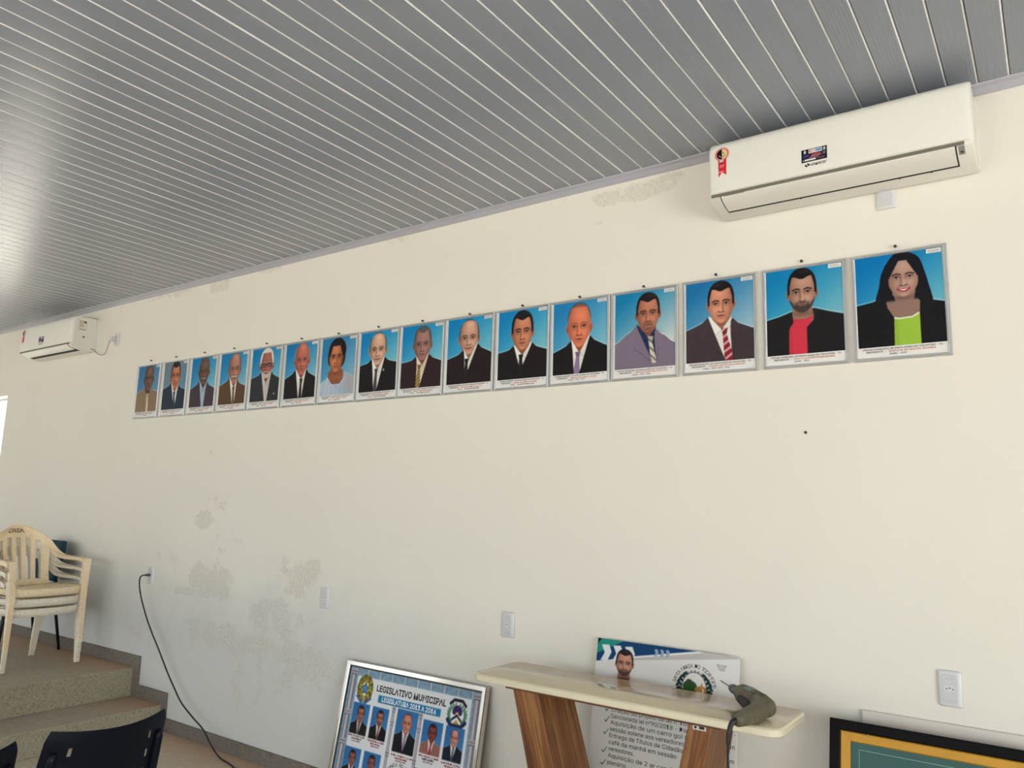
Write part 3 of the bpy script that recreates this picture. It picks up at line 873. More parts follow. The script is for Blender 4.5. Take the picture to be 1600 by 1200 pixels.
BLUE = ((20, 118, 176), (128, 186, 204))
BLUE2 = ((14, 126, 186), (132, 196, 206))
GREYB = ((108, 128, 140), (90, 140, 172))
SUIT = (28, 25, 27)
PORTRAITS = [
 # description, paint parameters, caption name, caption years
 ('of a man in a tan jacket and pale tie, leftmost of the row', dict(bg=((52, 112, 160), (110, 150, 176)), cx=.52, top=-.01, chin=.65, fw=.42, sh=((.70, .37, .58), (.70, .62, .61)), jac=(138, 116, 92), shirt=(150, 126, 100), vee=(.56, 1.25), tie=((214, 202, 184),), kx=.53, tdx=.0, tw=.055, collar=False,
   head=dict(skin=(112, 86, 72), hair='shaved', hc=(64, 52, 46), yaw=.3)), '', 'Gestão'),
 ('of a young man in a navy suit before a grey backdrop', dict(bg=GREYB, cx=.51, top=.0, chin=.68, fw=.39, sh=((.67, .36, .55), (.73, .67, .62)), jac=(38, 50, 66), vee=(.56, 1.08), tie=((46, 62, 78),), tw=.05, head=dict(skin=(188, 118, 84), hair='short', hc=(40, 30, 28))), '', 'Gestão'),
 ('of a man in a plum grey jacket and pale blue shirt', dict(bg=BLUE, cx=.51, top=.0, chin=.66, fw=.40, sh=((.75, .36, .6), (.77, .66, .64)), jac=(68, 56, 66), shirt=(160, 178, 190), vee=(.55, 1.25), tie=((158, 180, 196),), head=dict(skin=(112, 80, 66), hair='thin', hc=(84, 78, 76), age=.6, beard=('moustache', (150, 140, 132)))), '', 'Gestão'),
 ('of a man in a brown suit and brown tie with a moustache', dict(bg=BLUE, cx=.54, top=.0, chin=.72, fw=.42, sh=((.75, .38, .61), (.80, .66, .68)), jac=(92, 66, 44), shirt=(232, 226, 216), vee=(.58, 1.25), tie=((104, 84, 62),), tw=.05, head=dict(skin=(172, 122, 104), hair='bald', hc=(96, 74, 66), age=.6, beard=('moustache', (200, 190, 182)), yaw=.2)), '', 'Gestão'),
 ('of a white-haired man with round glasses and open collar', dict(bg=BLUE, cx=.52, top=.02, chin=.69, fw=.44, sh=((.66, .36, .57), (.70, .7, .58)), jac=(48, 48, 52), shirt=(196, 192, 188), vee=(.56, 1.22), pin=(.84, 1.04), head=dict(skin=(158, 98, 84), hair='white', hc=(216, 212, 204), glasses=True, age=.5, beard=('full', (196, 186, 178)), brow=(180, 172, 166))), '', 'Gestão'),
 ('of a bald red-faced man in black suit and thin black tie', dict(bg=BLUE, cx=.53, top=.01, chin=.70, fw=.44, sh=((.76, .35, .61), (.77, .68, .62)), jac=SUIT, vee=(.53, 1.28), tie=((30, 28, 32),), tw=.05, head=dict(skin=(188, 108, 92), hair='bald', hc=(176, 120, 104), age=.7, brow=(130, 92, 80))), '', 'Gestão'),
 ('of a woman with short dark curls in a pale blue dress', dict(bg=((40, 122, 172), (120, 172, 200)), kind='dress', cx=.44, top=.06, chin=.72, fw=.42, sh=((.93, .28, .80), (.86, .66, .72)), jac=(172, 186, 204), head=dict(skin=(190, 116, 78), hair='curly', hc=(30, 24, 26), light=-1, contrast=1.5, age=.3)), '', 'Gestão'),
 ('of a balding smiling man in a black suit and dotted tie', dict(bg=BLUE2, cx=.48, top=.03, chin=.67, fw=.44, sh=((.66, .33, .58), (.65, .67, .56)), jac=SUIT, vee=(.44, 1.22), tie=((48, 48, 52), ('dots', (150, 150, 150), 30)), kx=.46, tw=.06, pin=(.66, .78), head=dict(skin=(206, 164, 140), hair='bald', hc=(92, 74, 66), smile=.5, age=.3, light=1, yaw=-.2, brow=(60, 46, 42))), '', 'Gestão'),
 ('of a grey-haired man in a dark suit and gold striped tie', dict(bg=BLUE2, cx=.52, top=.04, chin=.68, fw=.42, sh=((.70, .38, .64), (.72, .68, .60)), jac=(46, 32, 34), shirt=(222, 206, 180), vee=(.42, 1.26), tie=((160, 136, 76), ('stripe', (60, 50, 40), 16)), kx=.46, tw=.08, head=dict(skin=(158, 116, 108), hair='thin', hc=(82, 82, 84), age=.5, yaw=-.15)), '', 'Gestão'),
 ('of a balding man in black, right of the gold-tied grey-haired man', dict(bg=BLUE2, cx=.49, top=.04, chin=.67, fw=.43, sh=((.73, .38, .62), (.67, .68, .52)), jac=(36, 27, 28), vee=(.44, .98), tie=((34, 34, 36),), kx=.45, tw=.05, head=dict(skin=(196, 152, 130), hair='bald', hc=(84, 66, 60), smile=.5, age=.3, yaw=-.2, brow=(60, 46, 42))), '', 'Gestão'),
 ('of a black-haired heavy-set man in a black suit and black tie', dict(bg=BLUE2, cx=.50, top=.03, chin=.70, fw=.41, sh=((.72, .34, .65), (.73, .69, .62)), jac=(30, 24, 26), vee=(.48, .97), tie=((30, 28, 32),), kx=.48, tw=.05, head=dict(skin=(196, 128, 98), hair='short', hc=(26, 22, 24), wide=1.03)), '', 'Gestão'),
 ('of a bald man in a black suit with a lilac tie', dict(bg=((30, 124, 182), (130, 188, 206)), cx=.49, top=.04, chin=.76, fw=.42, sh=((.82, .35, .68), (.78, .68, .62)), jac=(24, 22, 24), vee=(.44, 1.26), tie=((128, 112, 146),), kx=.47, tw=.07, head=dict(skin=(214, 122, 90), hair='shaved', hc=(60, 44, 40), contrast=.8, brow=(150, 90, 70))), '', 'Gestão - 2015 - 2016'),
 ('of a man with a goatee in a grey suit and striped pale tie', dict(bg=((20, 122, 170), (196, 206, 204)), ex=(-.02, 1.0), cx=.56, top=.04, chin=.64, fw=.37, sh=((.76, .38, .56), (.80, .68, .64)), jac=(122, 110, 128), shirt=(34, 44, 82), vee=(.66, 1.08), tie=((208, 200, 184), ('diag', (110, 104, 92), 9)), kx=.60, tw=.05, head=dict(skin=(182, 118, 94), hair='short', hc=(32, 26, 26), beard=('goatee', (112, 84, 72)))), 'MARCELO RODRIGUES DOS SANTOS', 'Gestão - 2017 - 2018'),
 ('of a man in a grey suit with a maroon striped tie', dict(bg=((22, 110, 166), (156, 186, 202)), cx=.53, top=.03, chin=.64, fw=.37, sh=((.71, .35, .57), (.76, .68, .61)), jac=(62, 52, 56), vee=(.66, 1.28), tie=((138, 32, 46), ('stripe', (206, 170, 170), 9)), kx=.58, tw=.08, head=dict(skin=(202, 138, 112), hair='short', hc=(26, 22, 24), light=-1)), 'PEDRO SEQUINAIS FRANÇA', 'Gestão - 2019 / 2020 - 2021'),
 ('of a bearded man in a red shirt and black jacket', dict(bg=((6, 122, 178), (124, 184, 196)), kind='tee', cx=.48, top=.02, chin=.63, fw=.36, sh=((.69, .34, .60), (.70, .64, .58)), jac=(26, 25, 27), tee=(.29, .53), teecol=(204, 52, 72), neckline=.69, head=dict(skin=(176, 134, 116), hair='short', hc=(20, 18, 20), beard=('full', (56, 48, 48)))), 'MARCOS ANTONIO MOURA SOARES', 'Gestão - 2022'),
 ('of a long-haired woman in a lime top, rightmost of the row', dict(bg=((0, 112, 176), (110, 180, 196)), kind='tee', cx=.555, top=.03, chin=.575, fw=.36, sh=((.63, .34, .56), (.69, .74, .60)), jac=(20, 20, 22), tee=(.42, .72), teecol=(150, 186, 62), trim=(220, 226, 196), neckline=.83, head=dict(skin=(172, 136, 122), hair='long', hc=(20, 20, 28), smile=.8, lips=(168, 44, 66), contrast=.8)), 'EDILENE DE SOUZA SOARES', 'Gestão - 2023'),
]
CENTERS = [-5.877, -5.497, -5.122, -4.756, -4.389, -4.024, -3.665, -3.31, -2.96, -2.608, -2.253, -1.905, -1.551, -1.188, -0.823, -0.464]
NAILZ = [2.679, 2.677, 2.676, 2.673, 2.671, 2.667, 2.663, 2.666, 2.661, 2.658, 2.660, 2.659, 2.662, 2.665, 2.666, 2.667]
PW, PH, PZT = 0.342, 0.4363, 2.651
RES = [96, 96, 96, 96, 100, 100, 104, 108, 112, 120, 128, 136, 144, 160, 176, 190]
FRAME_PROF = [(0, 0), (0, .013), (.0025, .0155), (.0048, .0145), (.0056, .0095), (.0066, .0095), (.0074, .0140), (.0095, .015), (.0125, .0115), (.0135, .007)]
def scribble(bm, P, x, y, w, h, words, mi=0, seed=0):
    """print too small to read in the photo: rows of letter-like strokes, no actual words"""
    r = random.Random(seed)
    u = x
    gap = w * 0.03
    tot = float(sum(words)); k = (w - gap * (len(words) - 1)) / tot
    for n in words:
        cw = k
        for q in range(n):
            a = u + q * cw; t = r.choice((0, 0, .25)) * h; m = r.choice((.55, .75, .85)) * cw
            f = [bm.verts.new(P(a, y)), bm.verts.new(P(a + m, y)), bm.verts.new(P(a + m, y - h + t)), bm.verts.new(P(a, y - h + t))]
            bm.faces.new(f).material_index = mi
        u += n * cw + gap

def build_portrait(i):
    desc, p, nm, yr = PORTRAITS[i]
    cx = CENTERS[i]
    who = 'portrait ' + desc
    root = thing('framed_portrait', who, 'picture', (cx, 0, PZT - PH), 0, 'framed portraits in a row on the wall')
    ox, oz = -PW / 2, PH
    tilt = random.uniform(-.004, .004)
    def P(u, v, h=0.0):
        x, z = ox + u, oz - v
        return (x + tilt * (z - PH), -0.001 - h, z - tilt * x)
    bm = bmesh.new()
    frame_mesh(bm, PW, PH, FRAME_PROF, P)
    bm_obj('frame', bm, M_ALU, root)
    bm = bmesh.new()
    a = [bm.verts.new(P(u, v, t)) for t in (0.0005, 0.0075) for u, v in ((.006, .006), (PW - .006, .006), (PW - .006, PH - .006), (.006, PH - .006))]
    for f in ((0, 1, 2, 3), (4, 5, 6, 7), (0, 1, 5, 4), (1, 2, 6, 5), (2, 3, 7, 6), (3, 0, 4, 7)): bm.faces.new([a[q] for q in f])
    bm_obj('paper_sheet', bm, M_PAPER, root)
    # the photograph itself
    u0, u1, v0, v1 = .05 * PW, .955 * PW, .03 * PH, .875 * PH
    c = Canvas(RES[i], (v1 - v0) / (u1 - u0))
    paint_bust(c, p)
    img = c.result()
    def PP(u, v):
        uu = u0 + u * (u1 - u0); vv = v0 + v * (v1 - v0)
        x, z = ox + uu, oz - vv
        return x + tilt * (z - PH), np.full_like(x, -0.0089), z - tilt * x
    print_mesh('photo_print', img, PP, M_PRINT, root)
    # caption
    bm = bmesh.new()
    T = lambda u, v: P(u, v, .0082)
    put_text(bm, 'CÂMARA MUNICIPAL DE SANTA MARIA DO TOCANTINS - TO', T, PW * .50, PH * .902, .0068, PW * .82, 'C', .016)
    put_text(bm, 'PRESIDENTE   :', T, PW * .13, PH * .926, .0068, PW * .21, 'L', .016)
    if nm: put_text(bm, nm, T, PW * .37, PH * .926, .0068, PW * .47, 'L', .012, 1)
    else: scribble(bm, T, PW * .37, PH * .926, PW * .42, .0055, [6, 8, 2, 6], 1, i)
    if len(yr) > 6: put_text(bm, yr, T, PW * .46, PH * .949, .0062, None, 'C', .012)
    else:
        put_text(bm, 'Gestão', T, PW * .30, PH * .949, .0062, None, 'L', .012)
        scribble(bm, T, PW * .44, PH * .949, PW * (.16 if i < 7 else .3), .0052, [4, 4] if i < 7 else [4, 4, 4, 4], 0, i + 50)
    bm_obj('caption', bm, [M_BLACKINK, M_REDINK], root, recalc=False)['kind'] = 'stuff'
    # small white paper label stuck on the top right corner
    bm = bmesh.new()
    a = [bm.verts.new(P(u, v, .0096)) for u, v in ((.80 * PW, .034 * PH), (.948 * PW, .034 * PH), (.948 * PW, .073 * PH), (.80 * PW, .073 * PH))]
    bm.faces.new(a[::-1])
    lb = bm_obj('corner_label', bm, M_PAPER, root, recalc=False)
    bm = bmesh.new()
    for k, wd in enumerate((.11, .125, .10)):
        scribble(bm, lambda u, v: P(u, v, .0099), (.874 - wd / 2) * PW, (.049 + k * .009) * PH, wd * PW, .0022, [5, 7, 4, 6], 0, k)
    bm_obj('label_print', bm, M_GREYINK, lb, recalc=False)['kind'] = 'stuff'
    # nail above
    n = bmesh.new()
    tube(n, [(0, 0.004, 0), (0, -0.012, 0), (0, -0.0125, 0), (0, -0.018, 0)], [.0022, .0022, .0062, .0058], 10)
    no = bm_obj('nail', n, M_NAIL)
    no.location = (cx + [.015, -.006, -.006, -.008, -.006, -.003, -.004, -.006, .001, 0, .001, .002, -.001, -.009, -.002, -.003][i], 0, NAILZ[i])
    tag(no, ' '.join(('nail above the portrait ' + desc.split(',')[0]).split()[:16]), 'nail', 'nails above the portraits')
for i in range(16):
    build_portrait(i)
# ------------------------------------------------------------------ split air conditioners
AC_W, AC_H, AC_D = 0.985, 0.30, 0.215
def ac_profile():
    """(y, z): front shell outline from wall-top over the front to wall-bottom; z from 0 (bottom at wall) up"""
    top = [(0, .297), (-.150, .294), (-.185, .286), (-.200, .272)]
    front = [(-.206, .250), (-.211, .150), (-.214, .060)]
    return top, front
def build_ac(label, x0, z0, flap_open, cat='air conditioner', side_sticker=False):
    t = thing('air_conditioner', label, cat, (x0 + AC_W / 2, 0, z0), 0, 'split air conditioners on the wall')
    hw = AC_W / 2
    low = [(-.206, .042), (-.190, .030), (-.150, .016), (-.10, .006), (-.05, .001), (0, 0)]
    top, front = ac_profile()
    outline = top + front + [(-.214, .056)]
    # body: end cheeks and shell (front upper panel separate)
    bm = bmesh.new()
    body = [(-.012, .296), (-.150, .293), (-.180, .284), (-.192, .270), (-.198, .24), (-.202, .058)] + low[0:] 
    body = body[:6] + [(-.202, .040), (-.188, .028), (-.150, .015), (-.10, .006), (-.05, .001), (-.012, 0)]
    rings = []
    for x, s in ((-hw + .0, .985), (-hw + .006, 1.0), (hw - .006, 1.0), (hw, .985)):
        rings.append([(x, y * s, .148 + (z - .148) * s) for y, z in body])
    loft(bm, rings)
    bo = bm_obj('body', bm, M_ACGREY, t, bevel=0.004)
    # mounting plate at the wall
    bm = bmesh.new(); box(bm, -hw + .02, hw + .004, -.012, 0, .012, .29)
    bm_obj('wall_plate', bm, M_ACWHITE, t, bevel=0.003)
    # front panel, with rounded vertical ends
    bm = bmesh.new()
    fp = [(-.150, .2985), (-.186, .290), (-.202, .274), (-.208, .250), (-.213, .150), (-.216, .058), (-.206, .054), (-.200, .060), (-.196, .25), (-.176, .282), (-.150, .290)]
    rings = []
    for x, s in ((-hw - .001, .90), (-hw + .004, .965), (-hw + .012, .99), (-hw + .024, 1.0), (hw - .024, 1.0), (hw - .012, .99), (hw - .004, .965), (hw + .001, .90)):
        rings.append([(x, y * s, .29 - (.29 - z) * (1 if z < .1 else 1)) for y, z in fp])
    loft(bm, rings)
    bm_obj('front_panel', bm, M_ACWHITE, t, smooth=True, bevel=0.002)
    # dark gap below the panel
    bm = bmesh.new(); box(bm, -hw + .012, hw - .030, -.2055, -.19, .042, .0545)
    bm_obj('air_gap', bm, M_GAP, t)
    # outlet mouth and flap
    fx0, fx1 = -hw + .055, hw - .060
    bm = bmesh.new()
    m = [(-.2032, .0425), (-.2040, .0385), (-.190, .0270), (-.150, .0135), (-.098, .0042), (-.098, .008), (-.19, .034)]
    loft(bm, [[(fx0 - .004, y, z) for y, z in m], [(fx1 + .005, y, z) for y, z in m]])
    bm_obj('outlet_slot', bm, M_SLOT, t)
    bm = bmesh.new()
    f = [(-.2052, .0415), (-.2060, .0365), (-.191, .0250), (-.151, .0118), (-.112, .0040), (-.112, .0058), (-.15, .0145), (-.19, .029)]
    if flap_open:
        # slightly swung: its rear edge stands off and leaves a dark slit
        f = [(-.2060, .0430), (-.2080, .0370), (-.191, .0235), (-.151, .0085), (-.140, .0060), (-.140, .0085), (-.15, .0120), (-.19, .028)]
    loft(bm, [[(fx0, y, z) for y, z in f], [(fx1, y, z) for y, z in f]])
    fl = bm_obj('louver_flap', bm, M_ACWHITE if flap_open else M_ACGREY, t, bevel=0.0015)
    bm = bmesh.new()
    yy = -.2066
    if not flap_open:
        box(bm, fx0 + .012, fx0 + .10, -.2066, -.2050, .0385, .0400)
        bm_obj('flap_mark', bm, M_SLOT, fl)
        # receiver window on the right end
        bm = bmesh.new()
        rp = [(-.2030, .0395), (-.1895, .0297), (-.166, .0210)]
        loft(bm, [[(hw - .050, y, z) for y, z in rp] + [(hw - .050, -.160, .030)], [(hw - .050, y - .0012, z - .0008) for y, z in rp] + [(hw - .050, -.160, .030)], [(hw - .030, y - .0012, z - .0008) for y, z in rp] + [(hw - .030, -.160, .030)], [(hw - .030, y, z) for y, z in rp] + [(hw - .030, -.160, .030)]])
        rw = bm_obj('receiver_window', bm, simple('smoked_window', srgb(136, 138, 134), 0.2), t)
        bm = bmesh.new(); box(bm, hw - .044, hw - .035, -.184, -.176, .0230, .0275)
        bm_obj('sensor', bm, M_SLOT, rw)
    # energy seal: round badge with red ribbon tails
    nx = 44
    c = Canvas(nx, 2.15, 3)
    c.img[:] = np.array(srgb(0, 0, 0)[:3]) + np.array([232, 231, 224]) / 255.0
    c.put(c.ell(.5, .5, .50, .50), (248, 226, 220))
    c.put(c.poly([(.24, .8), (.80, .8), (.80, 2.02), (.50, 1.76), (.28, 2.12)]), (206, 44, 56))
    c.put(c.rect(.24, .64, 1.70, 1.75), (240, 200, 190))
    c.put(c.ell(.5, .5, .46, .46), (188, 70, 70)); c.put(c.ell(.5, .5, .41, .41), (236, 190, 180)); c.put(c.ell(.5, .5, .37, .37), (196, 60, 60))
    c.put(c.ell(.5, .5, .34, .34) * (c.U < .5), (22, 16, 18)); c.put(c.ell(.5, .5, .34, .34) * (c.U >= .5), (226, 206, 150))
    c.put(c.ell(.60, .42, .035, .05), (30, 24, 20)); c.put(c.line([(.30, .55), (.38, .66), (.46, .70)], .02), (220, 216, 206)); c.put(c.line([(.54, .70), (.64, .66), (.70, .54)], .02), (60, 40, 30))
    c.put(c.rect(.34, .60, .88, 1.08), (196, 190, 184)); c.put(c.ell(.48, 1.12, .12, .04), (40, 10, 14))
    for q in range(4): c.put(c.rect(.36 + q * .07, .40 + q * .07, 1.22, 1.44), (232, 150, 150))
    sx, sz, sw = -hw + .030, .262, .066
    keep = (c.poly([(.24, .8), (.80, .8), (.80, 2.02), (.50, 1.76), (.28, 2.12)]) + c.ell(.5, .5, .5, .5))
    ss = c.ss
    kp = keep[:c.ny * ss, :c.nx * ss].reshape(c.ny, ss, c.nx, ss).mean(axis=(1, 3)) > .5
    def PS(u, v):
        z = sz - v * sw * c.A
        return sx + u * sw, np.interp(z, [.058, .150, .250, .274], [-.2168, -.2138, -.2088, -.2028]) - .0002, z
    ob = print_mesh('energy_seal', c.result(), PS, M_PRINT, t)
    bm = bmesh.new(); bm.from_mesh(ob.data); bm.faces.ensure_lookup_table()
    dead = [bm.faces[k] for k in range(len(bm.faces)) if not kp.ravel()[k]]
    bmesh.ops.delete(bm, geom=dead, context='FACES'); bm.to_mesh(ob.data); bm.free()
    # dark specification sticker with maker's mark below
    lx, lz, lw, lh = -.068 + .017, .158, .098, .055
    c = Canvas(64, lh / lw, 3)
    c.img[:] = np.array([22, 20, 30]) / 255
    A = c.A
    c.put(c.rect(.28, .82, A * .04, A * .36), (214, 206, 212))
    c.put(c.rect(.32, .54, A * .1, A * .28), (178, 70, 84)); c.put(c.rect(.56, .78, A * .1, A * .28), (90, 150, 190))
    for q in range(5): c.put(c.rect(.36 + .02 * q, .39 + .04 * q, A * .1, A * .28), (210, 190, 196))
    c.put(c.rect(.40, .74, A * .43, A * .50), (200, 90, 110)); c.put(c.rect(.36, .80, A * .54, A * .61), (214, 120, 130)); c.put(c.rect(.3, .7, A * .65, A * .71), (190, 120, 130))
    c.put(c.rect(.12, .56, A * .77, A * .91), (232, 230, 232)); c.put(c.ell(.14, A * .2, .05, A * .14), (200, 200, 206)); c.put(c.ell(.90, A * .2, .05, A * .15), (190, 196, 200))
    c.put(c.rect(.06, .30, A * .42, A * .66), (60, 56, 110)); c.put(c.rect(.60, .92, A * .74, A * .9), (92, 70, 84)); c.put(c.rect(.05, .10, A * .8, A * .9), (190, 190, 196)); c.put(c.rect(.84, .94, A * .42, A * .6), (120, 120, 110))
    yS = lambda z: np.interp(z, [.058, .150, .250, .274], [-.2168, -.2138, -.2088, -.2028])
    print_mesh('rating_sticker', c.result(), lambda u, v: (lx - lw / 2 + u * lw, yS(lz - v * lh) - .0003, lz - v * lh), M_PRINT, t)
    bm = bmesh.new()
    PL = lambda u, v: (lx - .036 + u, float(yS(lz - lh - .006 - v)) - .0005, lz - lh - .006 - v)
    put_text(bm, 'GREE', PL, .022, .0125, .0100, .062, 'L', .014, 0, shear=.25)
    # round mark: disc cut by a slanted bar
    for k in range(18):
        a0, a1 = 2 * PI * k / 18, 2 * PI * (k + 1) / 18
        if k in (2, 3, 11, 12): continue
        q = [bm.verts.new(PL(.009 + r * 1.25 * math.cos(a), .0075 + r * math.sin(a))) for r, a in ((.0015, a0), (.0075, a0), (.0075, a1), (.0015, a1))]
        bm.faces.new(q)
    bm_obj('maker_mark', bm, M_BLACKINK, t, recalc=False)
    # screw caps on the underside
    for x in (-.14, .23, .34):
        bm = bmesh.new(); box(bm, x, x + .007, -.100, -.095, .0035, .0072)
        bm_obj('screw_cap', bm, M_SLOT, t)
    return t
AC1 = build_ac('white wall air conditioner with closed louver, above the three rightmost portraits', -1.153, 2.903, False)
AC2 = build_ac('white wall-mounted air conditioner at the far left with its louver open', -7.812, 2.838, True)
# side sticker, screw and cable stub on the visible end of the far unit
hw = AC_W / 2
c = Canvas(40, 1.25, 3); c.img[:] = np.array([226, 216, 196]) / 255
A = c.A
for q in range(6): c.put(c.rect(.06, .70 - .07 * (q % 3), .08 + q * .15, .14 + q * .15), (150, 138, 112))
c.put(c.rect(.62, .94, .08, .34), (96, 84, 62)); c.put(c.rect(.10, .88, A * .92, A * .98), (110, 96, 74)); c.put(c.rect(.02, .07, 0, A), (170, 158, 132)); c.put(c.rect(.93, .98, .4, A), (170, 158, 132))
print_mesh('side_sticker', c.result(), lambda u, v: (np.full_like(u, hw + .0022), -.152 + u * .062, .262 - v * .085), M_PRINT, AC2)
bm = bmesh.new(); tube(bm, [(hw - .004, -.105, .118), (hw + .004, -.105, .118)], .008, 10)
bm_obj('side_screw', bm, M_NAIL, AC2)

# ------------------------------------------------------------------ outlets
def outlet(label, x, z, w=.078, h=.124, socket=True, plain=False, group='white wall outlets'):
    t = thing('wall_outlet', label, 'outlet', (x, 0, z), 0, group)
    bm = bmesh.new()
    rings = []
    def rr(hx, hz, y, n=5, r=.008):
        pts = []
        for cxs, czs, a0 in ((1, 1, 0), (-1, 1, PI / 2), (-1, -1, PI), (1, -1, 3 * PI / 2)):
            for k in range(n):
                a = a0 + PI / 2 * k / (n - 1)
                pts.append((cxs * (hx - r) + r * math.cos(a), y, czs * (hz - r) + r * math.sin(a)))
        return pts
    loft(bm, [rr(w / 2, h / 2, 0), rr(w / 2, h / 2, -.004), rr(w / 2 - .004, h / 2 - .003, -.009), rr(w / 2 - .013, h / 2 - .007, -.0115)])
    bm_obj('plate', bm, M_OUTLET, t, smooth=False, bevel=0.001)
    bm = bmesh.new(); loft(bm, [rr(w / 2 - .015, h / 2 - .012, -.0112), rr(w / 2 - .016, h / 2 - .013, -.0128)])
    bm_obj('insert', bm, M_OUTLET_IN, t)
    if socket:
        def hexa(s, y): return [(s * px, y, s * pz) for px, pz in ((.0185, 0), (.0135, .0075), (.006, .0095), (-.006, .0095), (-.0135, .0075), (-.0185, 0), (-.0135, -.0075), (-.006, -.0095), (.006, -.0095), (.0135, -.0075))]
        bm = bmesh.new()
        loft(bm, [hexa(1.12, -.0126), hexa(1.12, -.0142), hexa(1.0, -.0142), hexa(.95, -.0131)], cap=False)
        n = [bm.verts.new(p) for p in hexa(.95, -.0131)]; bm.faces.new(n)
        so = bm_obj('socket', bm, M_OUTLET, t)
        bm = bmesh.new()
        for px, pz in ((-.0095, 0), (0, .003), (.0095, 0)):
            tube(bm, [(px, -.0126, pz), (px, -.0134, pz)], .0024, 8)
        bm_obj('pin_holes', bm, M_SLOT, so)['kind'] = 'stuff'
        bm = bmesh.new(); box(bm, -.012, .012, -.0134, -.0126, -.041, -.0404); box(bm, -.012, .012, -.0134, -.0126, .034, .0346)
        bm_obj('seam', bm, M_GREYINK, t)['kind'] = 'stuff'
    return t
outlet('white outlet at the right, above the black-framed green board', -.367, 1.018)
outlet('white outlet on the wall behind the left end of the console table', -2.295, 1.027)
outlet('white outlet above the leaning group portrait board', -3.650, 1.035)
outlet('white outlet above the steps with the black cord plugged in', -5.566, 1.029, socket=False)
outlet('white outlet tucked under the nearest air conditioner', -.492, 2.885, .076, .11, socket=False)
outlet('white outlet beside the far air conditioner with a plug in it', -6.455, 2.915, .075, .11, socket=False)

# black power cord hanging from its plug to the floor
t = thing('power_cord', 'black power cord hanging from the outlet over the steps to the floor', 'cord', (-5.566, -.03, 1.03))
bm = bmesh.new()
rings = []
for y, r in ((-.0128, .012), (-.024, .0125), (-.036, .0105), (-.044, .007), (-.060, .0055)):
    rings.append([(-5.566 - (abs(y) - .0128) * .35 + r * math.cos(2 * PI * k / 10), y, 1.03 + r * .8 * math.sin(2 * PI * k / 10)) for k in range(10)])
loft(bm, rings)
for v in bm.verts: v.co -= Vector((-5.566, -.03, 1.03))
bm_obj('plug', bm, simple('dark_grey_plug', srgb(70, 72, 74), 0.5), t, smooth=True)
pts = [(-5.582, -.060, 1.028), (-5.586, -.075, 1.012), (-5.585, -.074, .956), (-5.545, -.072, .867), (-5.454, -.070, .741), (-5.360, -.070, .640), (-5.258, -.070, .543), (-5.126, -.070, .411), (-5.021, -.073, .323), (-4.912, -.080, .247), (-4.762, -.088, .184), (-4.617, -.097, .133), (-4.5, -.107, .060), (-4.39, -.118, .014), (-4.26, -.135, .0055), (-4.10, -.19, .0055), (-3.95, -.30, .0055)]
bm = bmesh.new(); tube(bm, [p - Vector((-5.566, -.03, 1.03)) for p in catmull(pts, 6)], .0052, 8)
bm_obj('cable', bm, M_BLACKPL, t, smooth=True)
# light cable and plug of the far air conditioner
O = Vector(AC2.location)
bm = bmesh.new(); box(bm, -6.486, -6.446, -.060, -.0135, 2.897, 2.933)
for v in bm.verts: v.co -= O
plg = bm_obj('plug', bm, M_OUTLET, AC2, bevel=0.004)
bm = bmesh.new(); tube(bm, [p - O for p in catmull([(-6.826, -.035, 2.862), (-6.76, -.04, 2.848), (-6.66, -.045, 2.800), (-6.55, -.05, 2.785), (-6.50, -.055, 2.83), (-6.474, -.052, 2.898)], 6)], .0038, 8)
bm_obj('cable', bm, M_CORD_LIGHT, AC2, smooth=True)

# small drilled hole with a plug below the portraits
bm = bmesh.new(); tube(bm, [(-.833, .003, 1.943), (-.833, -.006, 1.943), (-.833, -.010, 1.943)], [.006, .006, .003], 8)
tag(bm_obj('wall_screw', bm, M_NAIL), 'small rusty screw alone in the wall under the red-shirted portrait', 'screw')

# ------------------------------------------------------------------ console table
CT = thing('console_table', 'narrow console table with cream lacquered top and slanted wood legs', 'table', (-1.49, -.34, 0))
ZTOP = .90
def ct(p): return (p[0] + 1.49, p[1] + .34, p[2])
bm = bmesh.new()
def rrect(x0, x1, y0, y1, z, ch=.045, n=4):
    pts = []
    for (cx_, cy_, a0) in ((x1 - ch, y1 - ch, 0), (x0 + ch, y1 - ch, PI / 2), (x0 + ch, y0 + ch, PI), (x1 - ch, y0 + ch, 3 * PI / 2)):
        for k in range(n):
            a = a0 + PI / 2 * k / (n - 1)
            pts.append((cx_ + ch * math.cos(a), cy_ + ch * math.sin(a), z))
    return pts
tx0, tx1, ty0, ty1 = -2.125, -.815, -.512, -.165
loft(bm, [[ct(p) for p in rrect(tx0 + .004, tx1 - .004, ty0 + .004, ty1 - .004, ZTOP - .030)], [ct(p) for p in rrect(tx0, tx1, ty0, ty1, ZTOP - .026)], [ct(p) for p in rrect(tx0, tx1, ty0, ty1, ZTOP - .006)], [ct(p) for p in rrect(tx0 + .006, tx1 - .006, ty0 + .006, ty1 - .006, ZTOP)]])
for f in bm.faces: f.material_index = 0 if f.calc_center_median().z > ZTOP - .0005 else 1
bm_obj('tabletop', bm, [M_TOP, M_TOPEDGE], CT, bevel=0.0015)
bm = bmesh.new(); box(bm, -1.955 + 1.49, -1.03 + 1.49, -.488 + .34, -.20 + .34, ZTOP - .042, ZTOP - .030)
bm_obj('top_rail', bm, M_WOODDARK, CT, bevel=0.002)
